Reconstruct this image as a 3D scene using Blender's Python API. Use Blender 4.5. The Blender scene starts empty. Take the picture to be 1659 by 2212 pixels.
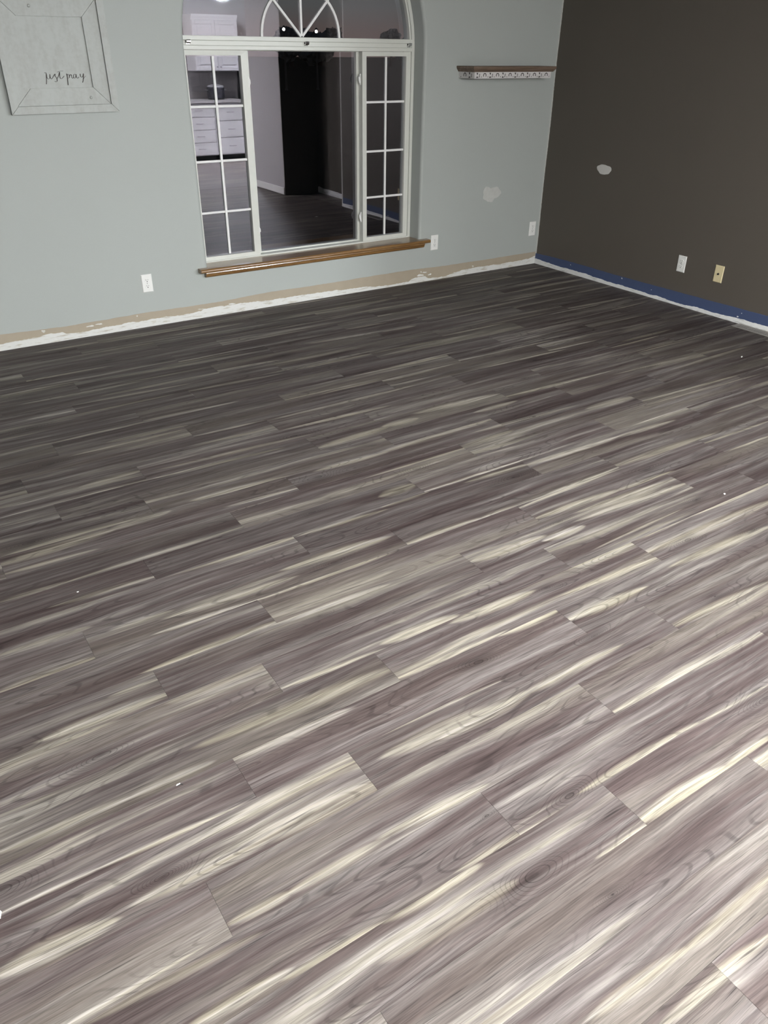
import bpy, bmesh, math, random
from mathutils import Vector, Matrix

R = math.radians
SC = bpy.context.scene
COL = SC.collection
PI = math.pi

# ------------------------------------------------------------------ camera, world, exposure
cam_d = bpy.data.cameras.new('camera')
cam_d.sensor_fit = 'HORIZONTAL'
cam_d.sensor_width = 36.0
cam_d.lens = 1667.42 / 1659.0 * 36.0
cam_d.clip_start = 0.05
cam_d.clip_end = 2000
cam = bpy.data.objects.new('camera', cam_d)
cam.location = (-5.18757, -5.30997, 1.67741)
cam.rotation_euler = (1.030852, -0.010117, -0.583419)
COL.objects.link(cam)
SC.camera = cam

SC.view_settings.view_transform = 'Standard'
SC.view_settings.look = 'None'
SC.view_settings.gamma = 1.0
SC.view_settings.use_curve_mapping = False
SC.view_settings.exposure = 0.0
SC.cycles.use_light_tree = False
SC.cycles.adaptive_threshold = 0.08
SC.cycles.adaptive_min_samples = 16
SC.cycles.max_bounces = 7
SC.cycles.diffuse_bounces = 3
SC.cycles.glossy_bounces = 3
SC.cycles.transparent_max_bounces = 8

world = bpy.data.worlds.new('dusk_sky')
SC.world = world
world.use_nodes = True
wn, wl = world.node_tree.nodes, world.node_tree.links
wn.clear()
w_out = wn.new('ShaderNodeOutputWorld')
w_bg = wn.new('ShaderNodeBackground')
w_tc = wn.new('ShaderNodeTexCoord')
w_sp = wn.new('ShaderNodeSeparateXYZ')
w_rp = wn.new('ShaderNodeValToRGB')
wl.new(w_tc.outputs['Generated'], w_sp.inputs[0])
wl.new(w_sp.outputs['Z'], w_rp.inputs[0])
wl.new(w_rp.outputs[0], w_bg.inputs[0])
wl.new(w_bg.outputs[0], w_out.inputs[0])
cr = w_rp.color_ramp
cr.elements[0].position = 0.0; cr.elements[0].color = (0.098, 0.070, 0.066, 1)
cr.elements[1].position = 1.0; cr.elements[1].color = (0.05, 0.06, 0.09, 1)
e = cr.elements.new(0.015); e.color = (0.102, 0.076, 0.070, 1)
e = cr.elements.new(0.04); e.color = (0.090, 0.091, 0.090, 1)
e = cr.elements.new(0.12); e.color = (0.075, 0.082, 0.092, 1)
w_bg.inputs[1].default_value = 1.15

FILL_DOWN = 640.0      # emission of the flat fill lights added out of view
LAMP_DINING = 465.0    # emission of the dome lamps behind the camera
PEND_Z = 1.92           # height of the pendant globes
LAMP_KITCHEN = 1500.0    # emission of the kitchen dome

# ------------------------------------------------------------------ material helpers
def new_mat(name):
    m = bpy.data.materials.new(name)
    m.use_nodes = True
    m.node_tree.nodes.clear()
    return m

class G:
    """small node-graph builder"""
    def __init__(s, m):
        s.n, s.l = m.node_tree.nodes, m.node_tree.links
    def _in(s, sock, v):
        if v is None: return
        if hasattr(v, 'is_output'): s.l.new(v, sock)
        else: sock.default_value = v
    def math(s, op, a, b=None, c=None, clamp=False):
        n = s.n.new('ShaderNodeMath'); n.operation = op; n.use_clamp = clamp
        s._in(n.inputs[0], a); s._in(n.inputs[1], b); s._in(n.inputs[2], c)
        return n.outputs[0]
    def comb(s, x, y, z):
        n = s.n.new('ShaderNodeCombineXYZ')
        s._in(n.inputs[0], x); s._in(n.inputs[1], y); s._in(n.inputs[2], z)
        return n.outputs[0]
    def sep(s, v):
        n = s.n.new('ShaderNodeSeparateXYZ'); s._in(n.inputs[0], v)
        return n.outputs
    def noise(s, vec, scale=1.0, detail=2.0, rough=0.5, dist=0.0):
        n = s.n.new('ShaderNodeTexNoise')
        s._in(n.inputs['Vector'], vec); n.inputs['Scale'].default_value = scale
        n.inputs['Detail'].default_value = detail; n.inputs['Roughness'].default_value = rough
        n.inputs['Distortion'].default_value = dist
        return n.outputs[0]
    def mix(s, f, a, b, mode='MIX'):
        n = s.n.new('ShaderNodeMix'); n.data_type = 'RGBA'; n.blend_type = mode
        s._in(n.inputs[0], f); s._in(n.inputs[6], a); s._in(n.inputs[7], b)
        return n.outputs[2]
    def smooth(s, v, lo, hi, t0=0.0, t1=1.0):
        n = s.n.new('ShaderNodeMapRange'); n.interpolation_type = 'SMOOTHSTEP'
        s._in(n.inputs[0], v); s._in(n.inputs[1], lo); s._in(n.inputs[2], hi)
        n.inputs[3].default_value = t0; n.inputs[4].default_value = t1
        return n.outputs[0]
    def ramp(s, f, stops):
        n = s.n.new('ShaderNodeValToRGB'); s._in(n.inputs[0], f)
        e = n.color_ramp.elements
        e[0].position, e[0].color = stops[0][0], (*stops[0][1], 1)
        e[1].position, e[1].color = stops[-1][0], (*stops[-1][1], 1)
        for p, c in stops[1:-1]:
            x = e.new(p); x.color = (*c, 1)
        return n.outputs[0]
    def attr(s, name):
        n = s.n.new('ShaderNodeAttribute'); n.attribute_type = 'OBJECT'; n.attribute_name = name
        return n
    def coord(s, which='Object'):
        return s.n.new('ShaderNodeTexCoord').outputs[which]
    def pos(s):
        return s.n.new('ShaderNodeNewGeometry').outputs['Position']
    def bump(s, h, strength=0.2, dist=0.002):
        n = s.n.new('ShaderNodeBump'); s._in(n.inputs['Height'], h)
        n.inputs['Strength'].default_value = strength; n.inputs['Distance'].default_value = dist
        return n.outputs[0]
    def principled(s, color, rough=0.5, normal=None, spec=0.5, metal=0.0, coat=0.0, coat_rough=0.1):
        n = s.n.new('ShaderNodeBsdfPrincipled')
        s._in(n.inputs['Base Color'], color); s._in(n.inputs['Roughness'], rough)
        n.inputs['Specular IOR Level'].default_value = spec
        n.inputs['Metallic'].default_value = metal
        n.inputs['Coat Weight'].default_value = coat
        n.inputs['Coat Roughness'].default_value = coat_rough
        if normal is not None: s.l.new(normal, n.inputs['Normal'])
        o = s.n.new('ShaderNodeOutputMaterial')
        s.l.new(n.outputs[0], o.inputs[0])
        return n

def c4(c): return (c[0], c[1], c[2], 1.0)

def paint(name, col, rough=0.6, var=0.06, bump=0.15, scale=140.0, spec=0.35, big=2.0):
    """painted wall: slight roller mottling and fine orange-peel speckle"""
    m = new_mat(name); g = G(m)
    p = g.pos()
    n1 = g.noise(p, big, 3.0)
    n2 = g.noise(p, scale, 2.0)
    k = g.math('ADD', g.math('MULTIPLY', n1, var), 1.0 - var * 0.5)
    c = g.mix(1.0, c4(col), g.comb(k, k, k), 'MULTIPLY')
    k2 = g.math('ADD', g.math('MULTIPLY', n2, bump * 0.25), 1.0 - bump * 0.125)
    c = g.mix(1.0, c, g.comb(k2, k2, k2), 'MULTIPLY')
    g.principled(c, rough, None, spec)
    return m

def plain(name, col, rough=0.5, spec=0.5, metal=0.0, coat=0.0, var=0.05):
    m = new_mat(name); g = G(m)
    n1 = g.noise(g.coord(), 30.0, 2.0)
    k = g.math('ADD', g.math('MULTIPLY', n1, var), 1.0 - var * 0.5)
    g.principled(g.mix(1.0, c4(col), g.comb(k, k, k), 'MULTIPLY'), rough, None, spec, metal, coat)
    return m

M = {}
M['wall'] = paint('greige_wall_paint', (0.385, 0.415, 0.398), 0.6, 0.04, 0.22, 160)
M['brown'] = paint('dark_brown_wall_paint', (0.098, 0.086, 0.073), 0.62, 0.06, 0.25, 160)
M['kitchen_wall'] = paint('kitchen_wall_paint', (0.26, 0.255, 0.26), 0.65, 0.05, 0.1)
M['white_wall'] = paint('pale_pillar_paint', (0.45, 0.435, 0.45), 0.65, 0.05, 0.1)
M['ceil'] = paint('ceiling_paint', (0.46, 0.46, 0.46), 0.8, 0.04, 0.3, 60)
M['tan'] = paint('old_tan_paint', (0.365, 0.318, 0.245), 0.6, 0.12, 0.2, 90, big=14)
M['blue'] = paint('old_blue_paint', (0.058, 0.083, 0.168), 0.6, 0.12, 0.2, 90, big=14)
M['corner'] = paint('corner_caulk', (0.62, 0.63, 0.60), 0.6, 0.2, 0.2, 60, big=30)
M['vinyl'] = plain('white_vinyl_window', (0.60, 0.62, 0.575), 0.35, 0.5)
M['muntin'] = plain('white_muntin_bar', (0.78, 0.79, 0.78), 0.4, 0.4)
M['chrome'] = plain('polished_chrome', (0.8, 0.8, 0.8), 0.12, 0.5, 1.0)
M['plate'] = plain('white_outlet_plastic', (0.78, 0.79, 0.77), 0.35, 0.5)
M['ivory'] = plain('ivory_plastic', (0.66, 0.58, 0.36), 0.4, 0.5)
M['slot'] = plain('dark_slot', (0.02, 0.02, 0.02), 0.6)
M['white_cab'] = plain('white_cabinet_paint', (0.82, 0.82, 0.84), 0.4, 0.5)
M['steel'] = plain('brushed_steel', (0.42, 0.42, 0.43), 0.32, 0.5, 0.9)
M['black'] = plain('black_appliance', (0.015, 0.015, 0.018), 0.2, 0.5)
M['ink'] = plain('black_ink', (0.035, 0.028, 0.025), 0.6)
M['patch'] = paint('wall_filler_patch', (0.50, 0.515, 0.49), 0.8, 0.25, 0.1, 50, big=25)
M['patch2'] = paint('wall_filler_patch_pale', (0.58, 0.575, 0.555), 0.8, 0.15, 0.1, 50, big=25)
M['chip'] = plain('white_paint_chip', (0.80, 0.80, 0.78), 0.6)
M['vent'] = plain('grey_register_metal', (0.30, 0.285, 0.265), 0.45, 0.5, 0.3)
M['ground'] = paint('dark_grass', (0.010, 0.012, 0.010), 1.0, 0.4, 0.2, 4, spec=0.0)
M['leaf'] = plain('hazy_foliage', (0.11, 0.12, 0.12), 1.0, 0.0)  # grey lift of distant haze is put into the foliage colour
M['bark'] = plain('bark', (0.02, 0.016, 0.014), 0.9, 0.2)
M['counter'] = plain('grey_countertop', (0.30, 0.29, 0.29), 0.25)

def torn(name, c1, c2, sc=60):
    """bare gypsum, torn paper face and caulk left by a pulled-off baseboard"""
    m = new_mat(name); g = G(m)
    p = g.pos()
    x, y, z = g.sep(p)
    q = g.comb(g.math('MULTIPLY', x, 9.0), g.math('MULTIPLY', y, 9.0), g.math('MULTIPLY', z, 70.0))
    n1 = g.noise(q, 1.0, 4.0, 0.6)
    n2 = g.noise(p, sc, 3.0)
    f = g.smooth(n1, 0.53, 0.66)
    c = g.mix(f, c4(c1), c4(c2))
    g.principled(c, 0.8, g.bump(g.math('ADD', n1, n2), 0.5, 0.003), 0.2)
    return m
M['torn'] = torn('torn_drywall_paper', (0.66, 0.67, 0.65), (0.48, 0.46, 0.40))
M['torn2'] = torn('torn_drywall_caulk', (0.74, 0.75, 0.75), (0.52, 0.53, 0.52))

def oak():
    m = new_mat('oak_sill'); g = G(m)
    x, y, z = g.sep(g.pos())
    q = g.comb(g.math('MULTIPLY', x, 3.0), g.math('MULTIPLY', y, 60.0), g.math('MULTIPLY', z, 60.0))
    n = g.noise(q, 1.0, 4.0, 0.6, 0.4)
    q2 = g.comb(g.math('MULTIPLY', x, 12.0), g.math('MULTIPLY', y, 260.0), g.math('MULTIPLY', z, 260.0))
    n2 = g.noise(q2, 1.0, 2.0)
    c = g.ramp(n, [(0.3, (0.135, 0.066, 0.020)), (0.55, (0.215, 0.115, 0.038)), (0.75, (0.285, 0.165, 0.064))])
    k = g.math('ADD', g.math('MULTIPLY', n2, 0.5), 0.75)
    c = g.mix(1.0, c, g.comb(k, k, k), 'MULTIPLY')
    g.principled(c, 0.28, g.bump(n2, 0.1, 0.001), 0.6, coat=0.5, coat_rough=0.12)
    return m
M['oak'] = oak()

def shelfwood():
    m = new_mat('weathered_shelf_wood'); g = G(m)
    x, y, z = g.sep(g.pos())
    q = g.comb(g.math('MULTIPLY', x, 4.0), g.math('MULTIPLY', y, 50.0), g.math('MULTIPLY', z, 50.0))
    n = g.noise(q, 1.0, 4.0, 0.6, 0.5)
    c = g.ramp(n, [(0.3, (0.085, 0.058, 0.040)), (0.55, (0.16, 0.115, 0.085)), (0.75, (0.23, 0.18, 0.145))])
    g.principled(c, 0.5, None, 0.4)
    return m
M['shelfwood'] = shelfwood()

def washed():
    m = new_mat('whitewashed_wood'); g = G(m)
    x, y, z = g.sep(g.pos())
    q = g.comb(g.math('MULTIPLY', x, 22.0), g.math('MULTIPLY', y, 22.0), g.math('MULTIPLY', z, 5.0))
    n = g.noise(q, 1.0, 4.0, 0.6)
    n2 = g.noise(g.pos(), 45.0, 3.0)
    f = g.smooth(g.math('ADD', g.math('MULTIPLY', n, 0.6), g.math('MULTIPLY', n2, 0.4)), 0.3, 0.62)
    c = g.mix(f, c4((0.385, 0.40, 0.380)), c4((0.435, 0.465, 0.448)))
    g.principled(c, 0.6, g.bump(n2, 0.25, 0.002), 0.3)
    return m
M['washed'] = washed()

def glass():
    m = new_mat('coated_window_glass'); g = G(m)
    fr = g.n.new('ShaderNodeFresnel'); fr.inputs[0].default_value = 2.75
    tr = g.n.new('ShaderNodeBsdfTransparent'); tr.inputs[0].default_value = (0.91, 0.92, 0.93, 1)
    gl = g.n.new('ShaderNodeBsdfGlossy'); gl.inputs[0].default_value = (0.94, 0.91, 1.0, 1); gl.inputs[1].default_value = 0.01
    mx = g.n.new('ShaderNodeMixShader')
    geo = g.n.new('ShaderNodeNewGeometry')
    g.l.new(g.math('MULTIPLY', fr.outputs[0], g.math('SUBTRACT', 1.0, geo.outputs['Backfacing'])), mx.inputs[0]); g.l.new(tr.outputs[0], mx.inputs[1]); g.l.new(gl.outputs[0], mx.inputs[2])
    o = g.n.new('ShaderNodeOutputMaterial'); g.l.new(mx.outputs[0], o.inputs[0])
    return m
M['glass'] = glass()

def emit(name, col, strength):
    m = new_mat(name); g = G(m)
    e = g.n.new('ShaderNodeEmission'); e.inputs[0].default_value = c4(col); e.inputs[1].default_value = strength
    o = g.n.new('ShaderNodeOutputMaterial'); g.l.new(e.outputs[0], o.inputs[0])
    return m
M['lamp_a'] = emit('ceiling_lamp_diffuser', (1.0, 0.98, 0.955), LAMP_DINING)
M['fill_d'] = emit('fill_light_diffuser', (0.975, 0.985, 0.965), FILL_DOWN)
M['lamp_k'] = emit('kitchen_lamp_diffuser', (0.92, 0.965, 1.0), LAMP_KITCHEN)
M['lamp_s'] = emit('yard_lamp_globe', (1.0, 0.95, 0.9), 14.0)

# vinyl plank print: grey-mauve walnut heartwood, cream sapwood streaks, contour grain, knots
def vinyl_plank():
    m = new_mat('printed_vinyl_plank'); g = G(m)
    u, v, _ = g.sep(g.coord())
    seed = g.attr('seed').outputs['Fac']
    tone = g.attr('tone').outputs['Fac']
    uu = g.math('ADD', u, g.math('MULTIPLY', seed, 7.31))
    def nz(su, sv, detail, rough=0.5, vin=None, off=0.0):
        """2-D noise stretched along the plank"""
        n = g.n.new('ShaderNodeTexNoise'); n.noise_dimensions = '2D'
        y = g.math('MULTIPLY_ADD', vin if vin is not None else v, sv, off)
        g.l.new(g.comb(g.math('MULTIPLY', uu, su), y, 0.0), n.inputs['Vector'])
        n.inputs['Scale'].default_value = 1.0; n.inputs['Detail'].default_value = detail; n.inputs['Roughness'].default_value = rough
        return n.outputs[0]
    # wavy warp of the grain
    w1 = nz(1.5, 6.0, 2.0, off=3.0)
    vw = g.math('MULTIPLY_ADD', g.math('SUBTRACT', w1, 0.5), 0.036, v)
    # knot
    ku, kv, kr = g.sep(g.attr('knot').outputs['Vector'])
    du = g.math('DIVIDE', g.math('SUBTRACT', u, ku), g.math('MULTIPLY', kr, 2.6))
    dv = g.math('DIVIDE', g.math('SUBTRACT', g.math('MULTIPLY_ADD', g.math('SUBTRACT', w1, 0.5), 0.02, v), kv), kr)
    d2 = g.math('ADD', g.math('MULTIPLY', du, du), g.math('MULTIPLY', dv, dv))
    kb = g.math('EXPONENT', g.math('MULTIPLY', d2, -0.55))
    kcore = g.math('EXPONENT', g.math('MULTIPLY', d2, -12.0))
    # broad tone of the heartwood
    A1 = nz(0.7, 14.0, 3.0, 0.6, vw, 11.0)
    A2 = nz(0.9, 46.0, 2.0, 0.6, vw, 27.0)
    A = g.math('ADD', g.math('MULTIPLY', A1, 0.60), g.math('MULTIPLY', A2, 0.40))
    heart = g.ramp(A, [(0.30, HEART[0]), (0.43, HEART[1]), (0.55, HEART[2]), (0.70, HEART[3])])
    A3 = nz(0.6, 9.0, 2.0, 0.55, vw, 57.0)
    kh = g.math('MULTIPLY', g.smooth(A3, 0.40, 0.68), g.attr('khaki').outputs['Fac'])
    heart = g.mix(kh, heart, g.mix(0.5, heart, c4(KHAKI)))
    heart = g.mix(g.math('MULTIPLY', kh, 0.55), heart, c4(KHAKI))
    # sapwood streaks (per plank)
    sap = None
    vs_ = g.math('ADD', g.math('MULTIPLY', vw, 0.35), g.math('MULTIPLY', v, 0.65))
    for i in (1, 2, 3, 4):
        a = g.sep(g.attr('streak_%d' % i).outputs['Vector'])
        b = g.sep(g.attr('streak_%d_form' % i).outputs['Vector'])
        su = g.math('SUBTRACT', u, a[0])
        t = g.math('DIVIDE', su, a[2])
        t2 = g.math('MULTIPLY', t, t)
        we = g.math('MULTIPLY', b[0], g.math('MAXIMUM', g.math('SUBTRACT', 1.0, t2), 0.0))
        vc = g.math('MULTIPLY_ADD', su, b[1], a[1])
        ad = g.math('ABSOLUTE', g.math('SUBTRACT', vs_, vc))
        soft = g.math('MULTIPLY_ADD', we, 0.8, 0.0025)
        mk = g.smooth(g.math('SUBTRACT', we, ad), g.math('MULTIPLY', soft, -0.5), soft)
        mk = g.math('MULTIPLY', mk, g.math('MULTIPLY', b[2], g.smooth(t2, 1.0, 0.6)))
        sap = mk if sap is None else g.math('MAXIMUM', sap, mk)
    f3 = nz(3.2, 95.0, 3.0, 0.65, vw, 81.0)
    sap = g.math('MULTIPLY', sap, g.smooth(f3, 0.28, 0.54, 0.5, 1.0))
    amb = g.math('MULTIPLY', g.smooth(A1, 0.55, 0.72), g.math('MULTIPLY', g.attr('pale').outputs['Fac'], 0.8))
    sap = g.math('MAXIMUM', sap, amb)
    cream = g.ramp(A2, [(0.35, CREAM[0]), (0.55, CREAM[1]), (0.72, CREAM[2])])
    col = g.mix(sap, heart, cream)
    # contour grain lines
    gn = nz(1.5, 9.0, 1.0, 0.45, vw, 41.0)
    gn = g.math('MULTIPLY_ADD', kb, 0.52, gn)
    lm = g.smooth(g.math('SINE', g.math('MULTIPLY', gn, 104.0)), 0.62, 1.0)
    lm = g.math('MULTIPLY', lm, g.math('MAXIMUM', g.smooth(w1, 0.46, 0.66, 0.0, 0.36), g.math('MULTIPLY', kb, 0.55)))
    # fine fibre
    f1 = nz(7.0, 300.0, 3.0, 0.7, vw, 61.0)
    fib = g.math('ADD', g.math('MULTIPLY', g.math('SUBTRACT', f1, 0.5), FIB[0]), g.math('MULTIPLY', g.math('SUBTRACT', f3, 0.5), FIB[1]))
    f4 = nz(5.0, 210.0, 2.0, 0.6, vw, 131.0)
    pore = g.math('MULTIPLY', g.smooth(f4, 0.57, 0.70), g.smooth(A2, 0.35, 0.60, 0.10, 0.38))
    k = g.math('SUBTRACT', g.math('ADD', fib, 1.03), pore)
    k = g.math('MULTIPLY', k, g.math('MULTIPLY_ADD', lm, -0.85, 1.0))
    k = g.math('MULTIPLY', k, g.math('MULTIPLY_ADD', kcore, -0.35, 1.0))
    k = g.math('MULTIPLY', k, g.math('MULTIPLY_ADD', kb, -0.14, 1.0))
    k = g.math('MAXIMUM', g.math('MULTIPLY', k, tone), 0.15)
    col = g.mix(1.0, col, g.comb(k, k, k), 'MULTIPLY')
    g.principled(col, g.math('MULTIPLY_ADD', f1, 0.16, 0.42), None, 0.10)
    return m
HEART = ((0.036, 0.0258, 0.0250), (0.058, 0.0452, 0.0438), (0.090, 0.0785, 0.0758), (0.149, 0.136, 0.130))
KHAKI = (0.117, 0.104, 0.089)
CREAM = ((0.206, 0.188, 0.146), (0.270, 0.251, 0.208), (0.312, 0.291, 0.266))
FIB = (1.2, 0.85)
M['plank'] = vinyl_plank()

def far_floor():
    """same print on the floor behind the camera (seen only in the window's reflection)"""
    m = new_mat('printed_vinyl_far'); g = G(m)
    x, y, z = g.sep(g.pos())
    q = g.comb(g.math('MULTIPLY', x, 0.9), g.math('MULTIPLY', y, 9.0), 0.0)
    n = g.noise(q, 1.0, 3.0, 0.6, 0.3)
    c = g.ramp(n, [(0.3, (0.044, 0.036, 0.035)), (0.5, (0.085, 0.073, 0.071)), (0.62, (0.15, 0.13, 0.115)), (0.75, (0.24, 0.22, 0.17))])
    g.principled(c, 0.47, None, 0.36)
    return m
M['far_floor'] = far_floor()

# ------------------------------------------------------------------ mesh helpers
def link(name, me, mat, parent=None, kind=None):
    o = bpy.data.objects.new(name, me)
    if mat is not None and not me.materials: me.materials.append(mat)
    COL.objects.link(o)
    if parent is not None: o.parent = parent
    if kind: o['kind'] = kind
    return o

def mesh(name, verts, faces, mat, parent=None, smooth=False, kind=None):
    me = bpy.data.meshes.new(name)
    me.from_pydata([tuple(v) for v in verts], [], faces)
    bm = bmesh.new(); bm.from_mesh(me)
    bmesh.ops.recalc_face_normals(bm, faces=bm.faces)
    bm.to_mesh(me); bm.free()
    if smooth:
        for p in me.polygons: p.use_smooth = True
    return link(name, me, mat, parent, kind)

def from_bm(name, bm, mat, parent=None, smooth=False, kind=None):
    bmesh.ops.recalc_face_normals(bm, faces=bm.faces)
    me = bpy.data.meshes.new(name); bm.to_mesh(me); bm.free()
    if smooth:
        for p in me.polygons: p.use_smooth = True
    return link(name, me, mat, parent, kind)

def add_box(bm, x0, x1, y0, y1, z0, z1, bev=0.0, seg=1):
    b = bmesh.new() if bev > 0 else bm
    vs = [b.verts.new(p) for p in ((x0,y0,z0),(x1,y0,z0),(x1,y1,z0),(x0,y1,z0),(x0,y0,z1),(x1,y0,z1),(x1,y1,z1),(x0,y1,z1))]
    for f in ((0,3,2,1),(4,5,6,7),(0,1,5,4),(1,2,6,5),(2,3,7,6),(3,0,4,7)): b.faces.new([vs[i] for i in f])
    if bev > 0:
        bmesh.ops.bevel(b, geom=list(b.edges), offset=bev, segments=seg, profile=0.5, affect='EDGES')
        t = bpy.data.meshes.new('t'); b.to_mesh(t); b.free(); bm.from_mesh(t); bpy.data.meshes.remove(t)

def box(name, x0, x1, y0, y1, z0, z1, mat, parent=None, bev=0.0, seg=1, kind=None):
    bm = bmesh.new()
    add_box(bm, min(x0,x1), max(x0,x1), min(y0,y1), max(y0,y1), min(z0,z1), max(z0,z1), bev, seg)
    return from_bm(name, bm, mat, parent, False, kind)

def add_prism(bm, poly, f0, f1):
    """poly of 2-D points mapped by f0 (near) and f1 (far) to 3-D"""
    a = [bm.verts.new(f0(p)) for p in poly]; b = [bm.verts.new(f1(p)) for p in poly]
    n = len(poly)
    bm.faces.new(a); bm.faces.new(b[::-1])
    for i in range(n):
        j = (i + 1) % n
        bm.faces.new((a[i], b[i], b[j], a[j]))

def prism_xz(name, poly, y0, y1, mat, parent=None, smooth=False):
    bm = bmesh.new()
    add_prism(bm, poly, lambda p: (p[0], y0, p[1]), lambda p: (p[0], y1, p[1]))
    return from_bm(name, bm, mat, parent, smooth)

def add_tube(bm, pts, r, n=8, flat=1.0, axis=None):
    pts = [Vector(p) for p in pts]
    rings = []
    for i, p in enumerate(pts):
        t = (pts[min(i+1, len(pts)-1)] - pts[max(i-1, 0)]).normalized()
        up = Vector(axis) if axis else (Vector((0,0,1)) if abs(t.z) < 0.9 else Vector((1,0,0)))
        s = t.cross(up).normalized(); q = s.cross(t).normalized()
        rr = r[i] if isinstance(r, (list, tuple)) else r
        rings.append([bm.verts.new(p + s * rr * math.cos(2*PI*k/n) + q * rr * flat * math.sin(2*PI*k/n)) for k in range(n)])
    for a, b in zip(rings, rings[1:]):
        for k in range(n): bm.faces.new((a[k], a[(k+1)%n], b[(k+1)%n], b[k]))
    bm.faces.new(rings[0][::-1]); bm.faces.new(rings[-1])

def add_lathe(bm, prof, center, axis='z', n=24):
    """profile of (radius, height) swept about an axis through center"""
    c = Vector(center); rings = []
    for r, h in prof:
        ring = []
        for k in range(n):
            a = 2*PI*k/n
            p = Vector((r*math.cos(a), r*math.sin(a), h))
            if axis == 'y': p = Vector((p.x, -p.z, p.y))
            if axis == 'x': p = Vector((-p.z, p.x, p.y))
            ring.append(bm.verts.new(c + p))
        rings.append(ring)
    for a, b in zip(rings, rings[1:]):
        for k in range(n): bm.faces.new((a[k], a[(k+1)%n], b[(k+1)%n], b[k]))
    bm.faces.new(rings[0][::-1]); bm.faces.new(rings[-1])

def thing(name, label, cat, loc=(0,0,0), group=None, rot=(0,0,0)):
    o = bpy.data.objects.new(name, None)
    o.empty_display_size = 0.1
    COL.objects.link(o); o.location = loc; o.rotation_euler = rot
    o['label'] = label; o['category'] = cat
    if group: o['group'] = group
    return o

def tag(o, label, cat, group=None):
    o['label'] = label; o['category'] = cat
    if group: o['group'] = group
    return o

def struct(o, label=None, cat=None):
    o['kind'] = 'structure'
    if label: o['label'] = label
    if cat: o['category'] = cat
    return o

rng = random.Random(11)

# ------------------------------------------------------------------ walls
CEIL = 2.95
XL = -6.6
WC, WR_, Z0 = -2.240, 0.915, 1.685      # opening centre, half width, spring line of the arch
SILL = 0.347
DEP = 0.13

def wall_with_arch():
    bm = bmesh.new()
    r = 0.022
    def outline(off):
        pts = [(WC - WR_ - off, SILL - 0.02)]
        pts.append((WC - WR_ - off, Z0))
        N = 40
        for i in range(1, N):
            a = PI - PI * i / N
            pts.append((WC + (WR_ + off) * math.cos(a), Z0 + (WR_ + off) * math.sin(a)))
        pts.append((WC + WR_ + off, Z0)); pts.append((WC + WR_ + off, SILL - 0.02))
        return pts
    rings = []
    for k in range(6):
        a = k / 5 * PI / 2
        rings.append([bm.verts.new((x, r * (1 - math.cos(a)), z)) for x, z in outline(r * (1 - math.sin(a)))])
    rings.append([bm.verts.new((x, DEP + 0.09, z)) for x, z in outline(0)])
    for a, b in zip(rings, rings[1:]):
        for i in range(len(a) - 1): bm.faces.new((a[i], a[i+1], b[i+1], b[i]))
    for f in bm.faces: f.smooth = True
    # front face around the hole
    fr = rings[0]
    top = [bm.verts.new((v.co.x, 0, CEIL)) for v in fr]
    n = len(fr)
    for i in range(1, n - 2):
        bm.faces.new((fr[i], top[i], top[i+1], fr[i+1]))
    lt = bm.verts.new((XL, 0, CEIL)); lb = bm.verts.new((XL, 0, -0.02)); lm = bm.verts.new((XL, 0, SILL - 0.02)); lz = bm.verts.new((XL, 0, Z0))
    rt = bm.verts.new((0.3, 0, CEIL)); rb = bm.verts.new((0.3, 0, -0.02)); rm = bm.verts.new((0.3, 0, SILL - 0.02)); rz = bm.verts.new((0.3, 0, Z0))
    bl = bm.verts.new((fr[0].co.x, 0, -0.02)); br = bm.verts.new((fr[-1].co.x, 0, -0.02))
    bm.faces.new((lz, lt, top[1], fr[1])); bm.faces.new((lm, lz, fr[1], fr[0])); bm.faces.new((lb, lm, fr[0], bl))
    bm.faces.new((bl, fr[0], fr[-1], br)); bm.faces.new((br, fr[-1], rm, rb)); bm.faces.new((fr[-1], fr[-2], rz, rm)); bm.faces.new((fr[-2], top[-2], rt, rz))
    return bm
bm = wall_with_arch()
wall_back = from_bm('wall_back', bm, M['wall'])
struct(wall_back)
# outer skin of the same wall, with the rough opening the frame is screwed into
def outer_skin():
    bm = bmesh.new(); y = DEP + 0.095
    ow = WR_ - 0.004
    pts = [(WC - ow, SILL - 0.05), (WC - ow, Z0)] + [(WC + ow*math.cos(PI - PI*i/24), Z0 + ow*math.sin(PI - PI*i/24)) for i in range(1, 24)] + [(WC + ow, Z0), (WC + ow, SILL - 0.05)]
    for (x0, z0), (x1, z1) in zip(pts, pts[1:]):
        if abs(x1 - x0) > 1e-6:
            bm.faces.new([bm.verts.new(p) for p in ((x0, y, z0), (x0, y, CEIL), (x1, y, CEIL), (x1, y, z1))])
    for (a, b, c, d) in ((XL, WC - ow, -0.02, CEIL), (WC + ow, 0.3, -0.02, CEIL), (WC - ow, WC + ow, -0.02, SILL - 0.05)):
        bm.faces.new([bm.verts.new(p) for p in ((a, y, c), (b, y, c), (b, y, d), (a, y, d))])
    return bm
o = from_bm('outer_sheathing', outer_skin(), M['wall'], wall_back)

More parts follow.
